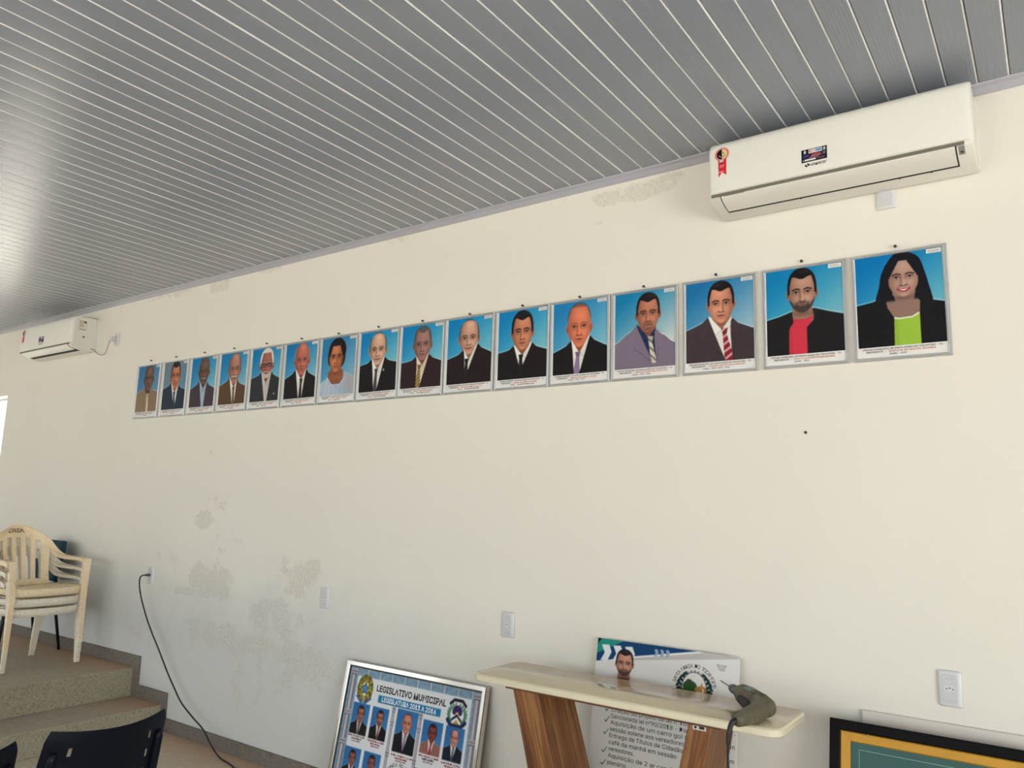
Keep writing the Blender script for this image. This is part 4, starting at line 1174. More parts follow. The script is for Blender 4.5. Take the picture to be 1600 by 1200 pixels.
def leg(x0t, x1t, x0b, x1b, zb, wood):
    bm = bmesh.new()
    zt = ZTOP - .042
    loft(bm, [[ct((x0b, -.478, zb)), ct((x1b, -.478, zb)), ct((x1b, -.215, zb)), ct((x0b, -.215, zb))], [ct((x0t, -.478, zt)), ct((x1t, -.478, zt)), ct((x1t, -.215, zt)), ct((x0t, -.215, zt))]])
    return bm_obj('leg', bm, wood, CT, bevel=0.004)
zb = .05
leg(-1.924, -1.800, -1.924 + .28 * .81, -1.800 + .31 * .81, zb, M_WOOD)
leg2 = leg(-1.150, -1.064, -1.150 - .235 * .81, -1.064 - .20 * .81, zb, M_WOOD_R)
bm = bmesh.new(); box(bm, -1.74 + 1.49, -1.18 + 1.49, -.488 + .34, -.205 + .34, 0, zb)
bm_obj('base_board', bm, M_WOODDARK, CT, bevel=0.003)
# small silver asset plate on the right leg
bm = bmesh.new(); box(bm, -1.133 + 1.49, -1.083 + 1.49, -.4805 + .34, -.4779 + .34, .842, .861)
pl = bm_obj('asset_plate', bm, M_ALU, leg2, bevel=0.001)
bm = bmesh.new()
tube(bm, [(-1.122 + 1.49, -.4816 + .34, .851), (-1.122 + 1.49, -.4803 + .34, .851)], .0048, 10)
box(bm, -1.108 + 1.49, -1.089 + 1.49, -.4812 + .34, -.4804 + .34, .847, .856)
bm_obj('plate_print', bm, M_SLOT, pl)['kind'] = 'stuff'

# ------------------------------------------------------------------ power drill on the console
zd = ZTOP + .039
DR = thing('power_drill', 'dusty olive power drill lying on the right end of the console', 'drill', (-.95, -.35, ZTOP))
O = Vector((-.95, -.35, ZTOP))
A0 = Vector((-1.075, -.235, zd + .012)); A1 = Vector((-.872, -.412, zd - .001))   # chuck end -> rear
ax = (A1 - A0).normalized(); L = (A1 - A0).length
side = Vector((0, 0, 1)).cross(ax).normalized(); upv = ax.cross(side)
def ring(t, ry, rz, off=0.0, n=16, dz=0.0):
    cpt = A0 + ax * (t * L) + side * off + Vector((0, 0, dz))
    return [cpt + side * (math.cos(2 * PI * k / n) * ry) + upv * (math.sin(2 * PI * k / n) * rz) - O for k in range(n)]
bm = bmesh.new()
loft(bm, [ring(.17, .015, .017), ring(.19, .021, .022), ring(.23, .028, .029), ring(.30, .035, .035), ring(.42, .040, .038), ring(.60, .041, .038), ring(.78, .039, .037), ring(.92, .033, .033), ring(.985, .022, .024), ring(1.0, .010, .012)])
body = bm_obj('motor_housing', bm, M_DRILL, DR, smooth=True)
bm = bmesh.new()
loft(bm, [ring(-.02, .008, .008), ring(-.015, .013, .013), ring(.03, .015, .015), ring(.035, .017, .017), ring(.11, .0175, .0175), ring(.115, .015, .015), ring(.18, .016, .017)])
bm_obj('chuck', bm, M_DRILLGREY, DR, smooth=True)
bm = bmesh.new(); tube(bm, [A0 + ax * (-.04 * L) - O + ax * .02, A0 - ax * .085 + Vector((0, 0, .004)) - O], [.0032, .0026], 8)
bm_obj('drill_bit', bm, M_STEEL, DR, smooth=True)
# handle: curved grip from the rear of the housing towards the table's front edge
H0 = A0 + ax * (.74 * L)
hp = [H0, Vector((-.905, -.455, zd - .004)), Vector((-.918, -.520, zd - .008)), Vector((-.932, -.585, zd - .008))]
hp = catmull(hp, 5)
rr_ = [.037 - .012 * (i / (len(hp) - 1)) for i in range(len(hp))]
bm = bmesh.new(); tube(bm, [p - O for p in hp] + [hp[-1] - O + Vector((-.004, -.010, -.001))], rr_ + [.014], 14)
for v in bm.verts: v.co.z = max(v.co.z, .002) if v.co.y > -.16 else v.co.z
bm_obj('handle', bm, M_DRILL, DR, smooth=True)
bm = bmesh.new()
gv = Vector((-.955, -.415, zd - .002))
tube(bm, [A0 + ax * (.42 * L) - side * .0 + Vector((-.012, -.022, -.006)) - O, gv - O + Vector((.004, -.012, 0)), Vector((-.925, -.47, zd - .004)) - O], [.020, .015, .016], 10)
bm_obj('trigger', bm, M_SLOT, DR, smooth=True)
bm = bmesh.new()                                             # cooling slits on the housing
for tt in (.31, .35, .68, .76, .80, .84):
    for aa in ((.9, 1.5) if tt < .5 else (1.2, 1.9)):
        R0 = ring(tt, .0372 if tt < .4 else .0405, .0368 if tt < .4 else .0380, n=32); R1 = ring(tt + .016, .0378 if tt < .4 else .0402, .0372 if tt < .4 else .0378, n=32)
        k0 = int(aa / (2 * PI) * 32)
        for k in range(k0, k0 + 3):
            bm.faces.new([bm.verts.new(p) for p in (R0[k], R0[k + 1], R1[k + 1], R1[k])])
bm_obj('vent_slits', bm, M_SLOT, DR)['kind'] = 'stuff'
bm = bmesh.new()                                             # worn name patch on top
R0 = ring(.44, .0412, .0392, n=32); R1 = ring(.60, .0416, .0390, n=32)
for k in range(6, 11): bm.faces.new([bm.verts.new(p) for p in (R0[k], R0[k + 1], R1[k + 1], R1[k])])
bm_obj('worn_label', bm, simple('pale_blue_grey_patch', srgb(120, 134, 130), 0.5, var=0.3, scale=80), DR)
e = hp[-1] - O
bm = bmesh.new(); tube(bm, catmull([e + Vector((0, -.004, 0)), e + Vector((-.012, -.024, -.012)), e + Vector((-.018, -.034, -.045)), e + Vector((-.020, -.036, -.075))], 5), [.0105] * 5 + [.0085] * 6 + [.007] * 5, 10)
cg = bm_obj('cord_guard', bm, M_BLACKPL, DR, smooth=True)
bm = bmesh.new(); s0 = e + Vector((-.020, -.036, -.07))
tube(bm, catmull([s0, s0 + Vector((-.003, .004, -.06)), s0 + Vector((.000, .01, -.14)), s0 + Vector((.004, .012, -.24)), s0 + Vector((.006, .02, -.50)), s0 + Vector((.01, -.02, -.80)), s0 + Vector((.10, -.10, -.818)), s0 + Vector((.3, -.2, -.8185))], 6), .0042, 8)
bm_obj('cable', bm, M_BLACKPL, DR, smooth=True)
# ------------------------------------------------------------------ boards leaning against the wall
def lean(x0, yt, zt, s):
    n = math.sqrt(1 + s * s)
    def P(u, v, h=0.0):
        return (x0 + u, yt - v * s / n - h / n, zt - v / n + h * s / n)
    return P
def slab(bm, P, u0, u1, v0, v1, h0, h1, mi=0):
    a = [bm.verts.new(P(u, v, h)) for h in (h0, h1) for u, v in ((u0, v0), (u1, v0), (u1, v1), (u0, v1))]
    for f in ((3, 2, 1, 0), (4, 5, 6, 7), (0, 1, 5, 4), (1, 2, 6, 5), (2, 3, 7, 6), (3, 0, 4, 7)):
        bm.faces.new([a[q] for q in f]).material_index = mi
def off(P, o):
    ox, oy, oz = o
    def Q(u, v, h=0.0):
        x, y, z = P(u, v, h)
        return (x - ox, y - oy, z - oz)
    return Q

# --- group portrait board of the council 2013-2016
LW, LH = .992, .737
base = (-3.374 + LW / 2, -.18, 0)
T1 = thing('group_portrait_board', 'aluminium-framed board of small portraits on blue leaning on the wall left of the console', 'picture', base)
P = off(lean(-3.374, -.05, .725, .18), base)
bm = bmesh.new()
frame_mesh(bm, LW, LH, [(0, -.034), (0, -.004), (.003, 0), (.022, .0), (.026, -.003), (.027, -.012)], P)
bm_obj('frame', bm, M_CHROME, T1)
bm = bmesh.new()
frame_mesh(bm, LW - .052, LH - .052, [(0, -.010), (.0055, -.010), (.0055, -.013)], lambda u, v, h: P(u + .026, v + .026, h))
bm_obj('inner_lip', bm, M_SLOT, T1)
bm = bmesh.new(); slab(bm, P, .02, LW - .02, .02, LH - .02, -.030, -.014)
bm_obj('backing_board', bm, M_BACKBOARD, T1)
c = Canvas(330, LH / LW, 2)
A = c.A
K = 1.0 / LW
rect = lambda x0, x1, y0, y1: c.rect(x0 * K, x1 * K, y0 * K, y1 * K)
c.img[:] = np.array([118, 148, 170]) / 255
wv = (np.sin(c.V * 160 + 3 * np.sin(c.U * 40)) * .5 + .5)
c.put(wv * .35, (150, 176, 192))
for q in range(10):                                            # joints of the blue border
    x = .075 + q * .092
    c.put(rect(x, x + .007, .030, .072), (190, 186, 184)); c.put(rect(x + .012, x + .02, .040, .064) * .5, (96, 120, 140)); c.put(rect(x - .012, x - .006, .040, .064) * .5, (96, 120, 140))
c.put(rect(.095, .907, .072, .9), (218, 220, 224))
def pillar(xc, w, y0):
    c.put(rect(xc - w / 2, xc + w / 2, y0, .9), (150, 146, 152))
    c.put(rect(xc - w * .18, xc + w * .12, y0, .9), (196, 188, 192)); c.put(rect(xc + w * .32, xc + w * .5, y0, .9), (104, 104, 114)); c.put(rect(xc - w * .5, xc - w * .38, y0, .9), (116, 118, 128))
    for yy in (y0, .255, .405, .56, .70):
        if yy < y0: continue
        c.put(rect(xc - w * .72, xc + w * .72, yy - .004, yy + .020), (170, 164, 170)); c.put(rect(xc - w * .72, xc + w * .72, yy + .006, yy + .010), (92, 90, 100)); c.put(rect(xc - w * .6, xc + w * .6, yy + .02, yy + .025), (100, 100, 108))
pillar(.062, .034, .045); pillar(.938, .034, .045)
pillar(.400, .018, .190); pillar(.592, .018, .190)
c.put(rect(.274, .719, .148, .184), (30, 122, 170)); c.put(rect(.278, .717, .181, .186) * .4, (20, 80, 120))
# arms of the republic: green and gold wreath, star, blue disc, ribbon
def arms(c, cx, cy, r):
    for q in range(28):
        a = 2 * PI * q / 28
        c.put(c.ell(cx + r * .62 * math.cos(a), cy + r * .8 * math.sin(a), r * .26, r * .16, 0, a), ((92, 100, 40), (150, 122, 40), (60, 78, 36))[q % 3])
    for q in range(20):
        a = 2 * PI * q / 20
        c.put(c.poly([(cx + r * .5 * math.cos(a - .1), cy + r * .62 * math.sin(a - .1)), (cx + r * .86 * math.cos(a), cy + r * 1.05 * math.sin(a)), (cx + r * .5 * math.cos(a + .1), cy + r * .62 * math.sin(a + .1))]), ((196, 156, 52), (120, 92, 40))[q % 2])
    st = []
    for q in range(10):
        a = -PI / 2 + PI * q / 5; rr = r * (.74, .32)[q % 2]
        st.append((cx + rr * math.cos(a), cy + rr * math.sin(a)))
    c.put(c.poly(st), (206, 176, 60)); c.put(c.poly([(x * .8 + cx * .2, y * .8 + cy * .2) for x, y in st]), (60, 110, 60))
    c.put(c.ell(cx, cy, r * .30, r * .30), (60, 104, 164)); c.put(c.ell(cx, cy, r * .2, r * .2), (84, 130, 186))
    c.put(c.line([(cx - r * .75, cy + r * .62), (cx - r * .3, cy + r * .98), (cx + r * .3, cy + r * .98), (cx + r * .75, cy + r * .62)], r * .09), (70, 96, 140))
    c.put(c.rect(cx - r * .06, cx + r * .06, cy + r * .5, cy + r * 1.1), (170, 170, 170))
arms(c, .164 * K, .132 * K, .070 * K)
# state arms: ribbon on top, oval shield, laurel, lower ribbon
ex, ey, r = .824 * K, .150 * K, .066 * K
c.put(c.line([(ex - r * .75, ey - r * .62), (ex - r * .4, ey - r * .92), (ex + r * .4, ey - r * .92), (ex + r * .75, ey - r * .62)], r * .11), (28, 28, 40))
for s in (-1, 1):
    for q in range(8):
        a = .25 + q * .3
        c.put(c.ell(ex + s * r * .82 * math.sin(a), ey + r * .1 - r * .75 * math.cos(a) * .9, r * .09, r * .2, 0, s * a * .6), (70, 128, 96))
c.put(c.ell(ex, ey + r * .1, r * .56, r * .72), (236, 236, 238))
c.put(c.ell(ex, ey - r * .12, r * .48, r * .46) * (c.V < ey + r * .12), (52, 38, 92)); c.put(c.ell(ex, ey + r * .05, r * .16, r * .14), (206, 180, 120))
c.put(c.poly([(ex - r * .5, ey + r * .42), (ex, ey + r * .05), (ex + r * .5, ey + r * .42), (ex + r * .5, ey + r * .62), (ex, ey + r * .26), (ex - r * .5, ey + r * .62)]), (26, 28, 48))
c.put(c.poly([(ex - r * .3, ey + r * .74), (ex, ey + r * .42), (ex + r * .3, ey + r * .74), (ex, ey + r * .9)]), (190, 156, 70))
c.put(c.line([(ex - r * .85, ey + r * .56), (ex - r * .5, ey + r * .9), (ex + r * .5, ey + r * .9), (ex + r * .85, ey + r * .56)], r * .15), (34, 40, 78))
c.put(c.line([(ex - r * .3, ey + r * 1.12), (ex + r * .3, ey + r * 1.12)], r * .06), (90, 140, 120))
# little busts
def mini(x0, x1, y0, y1, seed, jac, tie, skin, hair, shirt=(214, 208, 204), beard=None):
    w = (x1 - x0)
    m = Canvas(max(24, int(w / LW * 330)), (y1 - y0) / w, 2)
    paint_bust(m, dict(bg=((44, 104, 160), (60, 122, 176)), cx=.52, top=.10, chin=.72, fw=.40, sh=((.86, .36, .70), (.86, .68, .70)), jac=jac, shirt=shirt, vee=(.5, 1.25), tie=(tie,), tw=.07, knot=.06, head=dict(skin=skin, hair=hair, hc=(34, 28, 28), beard=beard)))
    im = m.img
    H, W = im.shape[:2]
    ys = np.clip(((c.V / K - y0) / (y1 - y0) * H).astype(int), 0, H - 1); xs = np.clip(((c.U / K - x0) / w * W).astype(int), 0, W - 1)
    mk = rect(x0, x1, y0, y1) > .5
    c.img[mk] = im[ys, xs][mk]
mini(.097, .226, .207, .365, 1, (22, 22, 26), (96, 84, 76), (150, 100, 84), 'short', (186, 170, 156))
mini(.246, .370, .208, .367, 2, (20, 20, 24), (110, 62, 58), (160, 106, 90), 'short', beard=('goatee', (70, 46, 44)))
mini(.428, .577, .190, .397, 3, (20, 20, 26), (126, 108, 144), (196, 126, 104), 'shaved')
mini(.615, .748, .211, .369, 4, (142, 96, 84), (160, 30, 48), (128, 60, 54), 'short')
mini(.766, .888, .213, .372, 5, (24, 30, 44), (74, 76, 92), (196, 132, 122), 'bald')
mini(.092, .217, .431, .600, 6, (20, 20, 24), (60, 60, 64), (140, 88, 76), 'short')
mini(.239, .363, .431, .600, 7, (24, 22, 24), (120, 50, 50), (140, 80, 70), 'short')
mini(.615, .748, .455, .62, 8, (20, 20, 24), (60, 60, 64), (150, 100, 84), 'short')
mini(.766, .888, .455, .62, 9, (24, 22, 24), (120, 50, 50), (160, 110, 90), 'short')
hgt = LH
print_mesh('printed_sheet', c.result(), lambda u, v: tuple(np.array(a) for a in P(u * LW, v * LH, -.0132)), M_PRINT, T1)
bm = bmesh.new()
Q = lambda u, v: P(u, v, -.0128)
put_text(bm, 'LEGISLATIVO MUNICIPAL', Q, .252, .130, .030, .495, 'L', .028, 0)
put_text(bm, 'LEGISLATURA 2013 A 2016', Q, .302, .177, .023, .385, 'L', .018, 1)
for (x0, x1, y, k) in ((.097, .226, .375, 1), (.246, .370, .377, 2), (.430, .577, .412, 3), (.615, .748, .380, 4), (.766, .888, .384, 5)):
    w = x1 - x0; xc = (x0 + x1) / 2
    scribble(bm, Q, x0, y + .004, w, .009, [5, 7, 2, 5], 2, k)
    scribble(bm, Q, xc - w * .3, y + .017, w * .6, .010, [4, 7], 0 if k in (1, 4) else 2, k + 9)
    scribble(bm, Q, xc - w * .25, y + .028, w * .5, .008, [5, 2, 4], 2, k + 18)
scribble(bm, Q, .60, .448, .03, .008, [3], 0, 77)
arc_text(bm, 'SANTA MARIA DO TOCANTINS', Q, .500, .555, .095, -1.45, 1.45, .016, 0, .012)
bm_obj('lettering', bm, [M_BLACKINK, M_WHITEINK, M_DARKRED], T1, recalc=False)['kind'] = 'stuff'

# --- white information board behind the console
BW, BH = .656, 1.044
base = (-1.768 + BW / 2, -.15, 0)
T2 = thing('information_board', 'white printed board with blue header and check-marked list leaning behind the console', 'board', base)
P = off(lean(-1.768, -.03, 1.03, .17), base)
bm = bmesh.new()
cr = .012
pts = [(0, 0), (BW - cr, 0), (BW, cr), (BW, BH), (0, BH)]
a = [bm.verts.new(P(u, v, -.006)) for u, v in pts]; b = [bm.verts.new(P(u, v, 0)) for u, v in pts]
bm.faces.new(a[::-1]); bm.faces.new(b)
for i in range(5): bm.faces.new((a[i], a[(i + 1) % 5], b[(i + 1) % 5], b[i]))
bm_obj('panel', bm, M_PAPER, T2)
hh = .27
c = Canvas(300, hh / BW, 2)
c.img[:] = np.array([222, 220, 218]) / 255
A = c.A; u_ = 1 / BW
c.put(c.poly([(.303, .058 * u_), (.753, 0), (1, 0), (1, .008 * u_), (.20, .080 * u_)]), (188, 184, 180))
c.put(c.poly([(0, 0), (.753, -.001), (.303, .058 * u_), (.012, .098 * u_), (0, .098 * u_)]), (12, 62, 108))
c.put(c.poly([(.03, 0), (.198, 0), (0, .066 * u_), (0, .030 * u_)]), (34, 140, 126))
c.put(c.poly([(0, 0), (.03, 0), (0, .022 * u_)]), (16, 26, 34))
c.put(c.line([(.753, 0), (.303, .058 * u_), (.25, .064 * u_)], .006), (232, 234, 234))
def chevron(x, y, s, col, sk=.0):
    c.put(c.poly([(x, y), (x + s * .055, y - s * .006), (x + s * .078, y + s * .040), (x + s * .052, y + s * .098), (x - s * .003, y + s * .102), (x + s * .026, y + s * .050)]), col)
for q in range(3): chevron(.034 + q * .088, .040 - q * .003, 1.0, (226, 230, 232))
for q in range(3): chevron(.425 + q * .040, .024 - q * .002, .42, (150, 166, 188))
# head of a bearded man
c.put(c.ell(.235, .12, .115, .12) * .0, (255, 255, 255))
m = c
paint_head(c, .216, .055, .222, .122, skin=(196, 142, 120), hair='short', hc=(34, 26, 26), beard=('full', (70, 50, 46)), smile=.3)
c.put(c.poly([(.10, .30), (.14, .26), (.19, .235), (.25, .235), (.30, .26), (.34, .30), (.34, .5), (.10, .5)]), (66, 70, 80))
# municipal seal: text arc, laurels, oval landscape
sx, sy = .713, .150 * u_
for s in (-1, 1):
    for q in range(6):
        a = .62 + q * .26
        xx = sx + s * .066 * math.sin(a) * u_; yy = sy - .066 * math.cos(a) * u_
        for d in (-1, 1):
            c.put(c.ell(xx + d * s * .010 + 0, yy, .021, .0085, 0, d * s * .8), (24, 52, 46))
for q in range(5):
    a = -.5 + q * .25
    c.put(c.ell(sx + .066 * math.sin(a) * u_, sy - .070 * math.cos(a) * u_, .007, .006), (120, 124, 124))
ov = c.ell(sx, sy + .0, .080, .098)
c.put(c.ell(sx, sy, .084, .102), (60, 62, 60)); c.put(ov, (226, 224, 220))
c.put(ov * (c.V > sy + .005), (74, 30, 20)); c.put(ov * c.ell(sx - .028, sy - .012, .048, .036), (40, 84, 40)); c.put(ov * c.ell(sx - .035, sy - .036, .022, .02), (52, 74, 40))
c.put(ov * c.ell(sx + .05, sy + .0, .045, .022), (184, 130, 70)); c.put(ov * c.poly([(sx + .035, sy - .01), (sx + .05, sy - .045), (sx + .062, sy - .01)]), (190, 140, 80)); c.put(ov * c.rect(sx + .055, sx + .064, sy - .01, sy + .02), (230, 226, 220))
print_mesh('printed_header', c.result(), lambda u, v: tuple(np.array(q) for q in P(np.clip(u * BW, 0, BW - np.clip(cr - v * hh, 0, cr)), v * hh, .0006)), M_PRINT, T2)
bm = bmesh.new()
Q = lambda u, v: P(u, v, .0010)
arc_text(bm, 'SANTA MARIA DO TOCANTINS', Q, .713 * BW, .150, .083, -1.33, 1.33, .0150, 0, .004)
for k in range(4): scribble(bm, Q, .560 + k * .004, .044 + k * .0065, .042 - k * .006, .004, [4, 6, 3], 2, k)
X = .096
rows = [(.297, 'Criação do projeto de lei n°10/2', .372), (.323, 'Sancionada lei nº90/2018 - Dia d', .372), (.349, 'Aquisição de um carro gol 0', .358), (.375, 'sessão solene aos vereadores.', .348), (.401, 'Entrega de Títulos de Cidadão', .338),
        (.428, 'café da manhã em sessão', .312), (.454, 'vereadores.', .122), (.481, 'Aquisição de 2 ar condicionado', .40), (.508, 'plenário.', .094)]
for d, s, w in rows:
    put_text(bm, s, Q, X, d, .0168, w, 'L', .003, 0)
for d, s in ((.297, '.'), (.349, 'com'), (.401, 'com'), (.428, 'os')):
    put_text(bm, s, Q, BW - .008, d, .0168, None, 'R', .003, 0)
bm_obj('lettering', bm, [M_BLACKINK, M_WHITEINK, M_GREYINK], T2, recalc=False)['kind'] = 'stuff'
bm = bmesh.new()
for d in (.296, .340, .390, .462, .512):
    q = [(0, -.004), (.004, -.007), (.009, .000), (.024, -.022), (.026, -.020), (.010, .006)]
    bm.faces.new([bm.verts.new(Q(.064 + a, d + b)) for a, b in q[::-1]])
bm_obj('check_marks', bm, M_GREENINK, T2, recalc=False)['kind'] = 'stuff'

# --- black and gold framed green board, right bottom; dusty white board behind it
base = (-.425, -.22, 0)
T3 = thing('framed_green_board', 'black-framed green board with gold inner edge leaning at the lower right', 'picture', base)
GW, GH = .664, .889
P = off(lean(-.755, -.09, .872, .2), base)
bm = bmesh.new(); frame_mesh(bm, GW, GH, [(0, -.022), (0, .006), (.003, .008), (.032, .008), (.036, .004), (.036, -.002)], P)
bm_obj('frame', bm, M_BLACKFRAME, T3)
bm = bmesh.new(); frame_mesh(bm, GW - .072, GH - .072, [(0, .0), (.004, .003), (.030, .001), (.034, -.003), (.034, -.008)], lambda u, v, h: P(u + .036, v + .036, h))
bm_obj('gold_fillet', bm, M_GOLD, T3)
bm = bmesh.new(); slab(bm, P, .02, GW - .02, .02, GH - .02, -.020, -.007)
bm_obj('green_panel', bm, M_GREENBOARD, T3)
bm = bmesh.new(); fw_ = .0016
for (u0, u1, v0, v1) in ((.098, GW - .098, .092, .092 + fw_), (.098, .098 + fw_, .092, GH - .1), (GW - .098 - fw_, GW - .098, .092, GH - .1)):
    bm.faces.new([bm.verts.new(P(u, v, -.0062)) for u, v in ((u0, v1), (u1, v1), (u1, v0), (u0, v0))])
bm_obj('border_line', bm, simple('pale_green_line', srgb(140, 176, 170), 0.5), T3, recalc=False)
c = Canvas(90, 1.0, 2); c.img[:] = np.array([38, 84, 80]) / 255
for q in range(26):
    a = 2 * PI * q / 26
    c.put(c.poly([(.5 + .33 * math.cos(a - .14), .5 + .33 * math.sin(a - .14)), (.5 + .46 * math.cos(a - .07), .5 + .46 * math.sin(a - .07)), (.5 + .46 * math.cos(a + .07), .5 + .46 * math.sin(a + .07)), (.5 + .33 * math.cos(a + .14), .5 + .33 * math.sin(a + .14))]), (196, 160, 104))
c.put(c.ell(.5, .5, .385, .385), (168, 132, 84))
for q in range(18):
    a = 2 * PI * q / 18
    c.put(c.ell(.5 + .30 * math.cos(a), .5 + .30 * math.sin(a), .085, .05, 0, a + .8), ((30, 110, 48), (18, 80, 36))[q % 2])
st = [(.5 + (.34, .13)[q % 2] * math.cos(-PI / 2 + PI * q / 5), .5 + (.34, .13)[q % 2] * math.sin(-PI / 2 + PI * q / 5)) for q in range(10)]
c.put(c.poly(st), (226, 196, 44)); c.put(c.poly([(x * .75 + .125, y * .75 + .125) for x, y in st]), (36, 120, 50))
for q in range(5):
    a = -PI / 2 + 2 * PI * q / 5
    c.put(c.poly([(.5, .5), (.5 + .13 * math.cos(a - .63), .5 + .13 * math.sin(a - .63)), (.5 + .33 * math.cos(a), .5 + .33 * math.sin(a))]), (214, 176, 40))
c.put(c.ell(.5, .5, .12, .12), (44, 90, 160))
print_mesh('coat_of_arms', c.result(), lambda u, v: tuple(np.array(q) for q in P(GW / 2 - .075 + u * .15, .126 + v * .15, -.0060)), M_PRINT, T3)
bm = bmesh.new(); tube(bm, [P(.130, .040, .0035), P(.130, .040, .006)], .005, 8)
bm_obj('paint_chip', bm, simple('bare_wood_chip', srgb(150, 132, 110), 0.7), T3)
P = lean(-.66, -.014, .900, .1)
bm = bmesh.new(); slab(bm, P, 0, .80, 0, .904, -.012, 0)
tag(bm_obj('white_board', bm, M_MDF, bevel=0.002), 'dusty plain white board leaning behind the black-framed green board', 'board')
bpy.data.objects['white_board'].name = 'leaning_board'

# ------------------------------------------------------------------ chairs
def sheet(bm, F, us, vs, th, hole=None):
    """thick sheet F(u,v)->(point, normal); cells with hole(i,j) left out"""
    nu, nv = len(us), len(vs)
    G = [[[None] * nv for _ in range(nu)] for _ in range(2)]
    for i, u in enumerate(us):
        for j, v in enumerate(vs):
            p = Vector(F(u, v)); e = 1e-3
            n = (Vector(F(u + e, v)) - Vector(F(u - e, v))).cross(Vector(F(u, v + e)) - Vector(F(u, v - e)))
            n = n.normalized() if n.length > 1e-12 else Vector((0, 0, 1))
            G[0][i][j] = bm.verts.new(p + n * th / 2); G[1][i][j] = bm.verts.new(p - n * th / 2)
    solid = lambda i, j: 0 <= i < nu - 1 and 0 <= j < nv - 1 and not (hole and hole(i, j))
    for i in range(nu - 1):
        for j in range(nv - 1):
            if not solid(i, j): continue
            a, b = G
            bm.faces.new((a[i][j], a[i + 1][j], a[i + 1][j + 1], a[i][j + 1]))
            bm.faces.new((b[i][j], b[i][j + 1], b[i + 1][j + 1], b[i + 1][j]))
            for (di, dj, p, q) in ((-1, 0, (i, j), (i, j + 1)), (1, 0, (i + 1, j + 1), (i + 1, j)), (0, -1, (i + 1, j), (i, j)), (0, 1, (i, j + 1), (i + 1, j + 1))):
                if not solid(i + di, j + dj):
                    bm.faces.new((a[p[0]][p[1]], a[q[0]][q[1]], b[q[0]][q[1]], b[p[0]][p[1]]))
    bmesh.ops.delete(bm, geom=[v for v in bm.verts if not v.link_faces], context='VERTS')

def copy_tree(o, parent=None):
    c2 = o.copy(); COL.objects.link(c2)
    if parent is not None: c2.parent = parent
    for ch in list(o.children): copy_tree(ch, c2)
    return c2

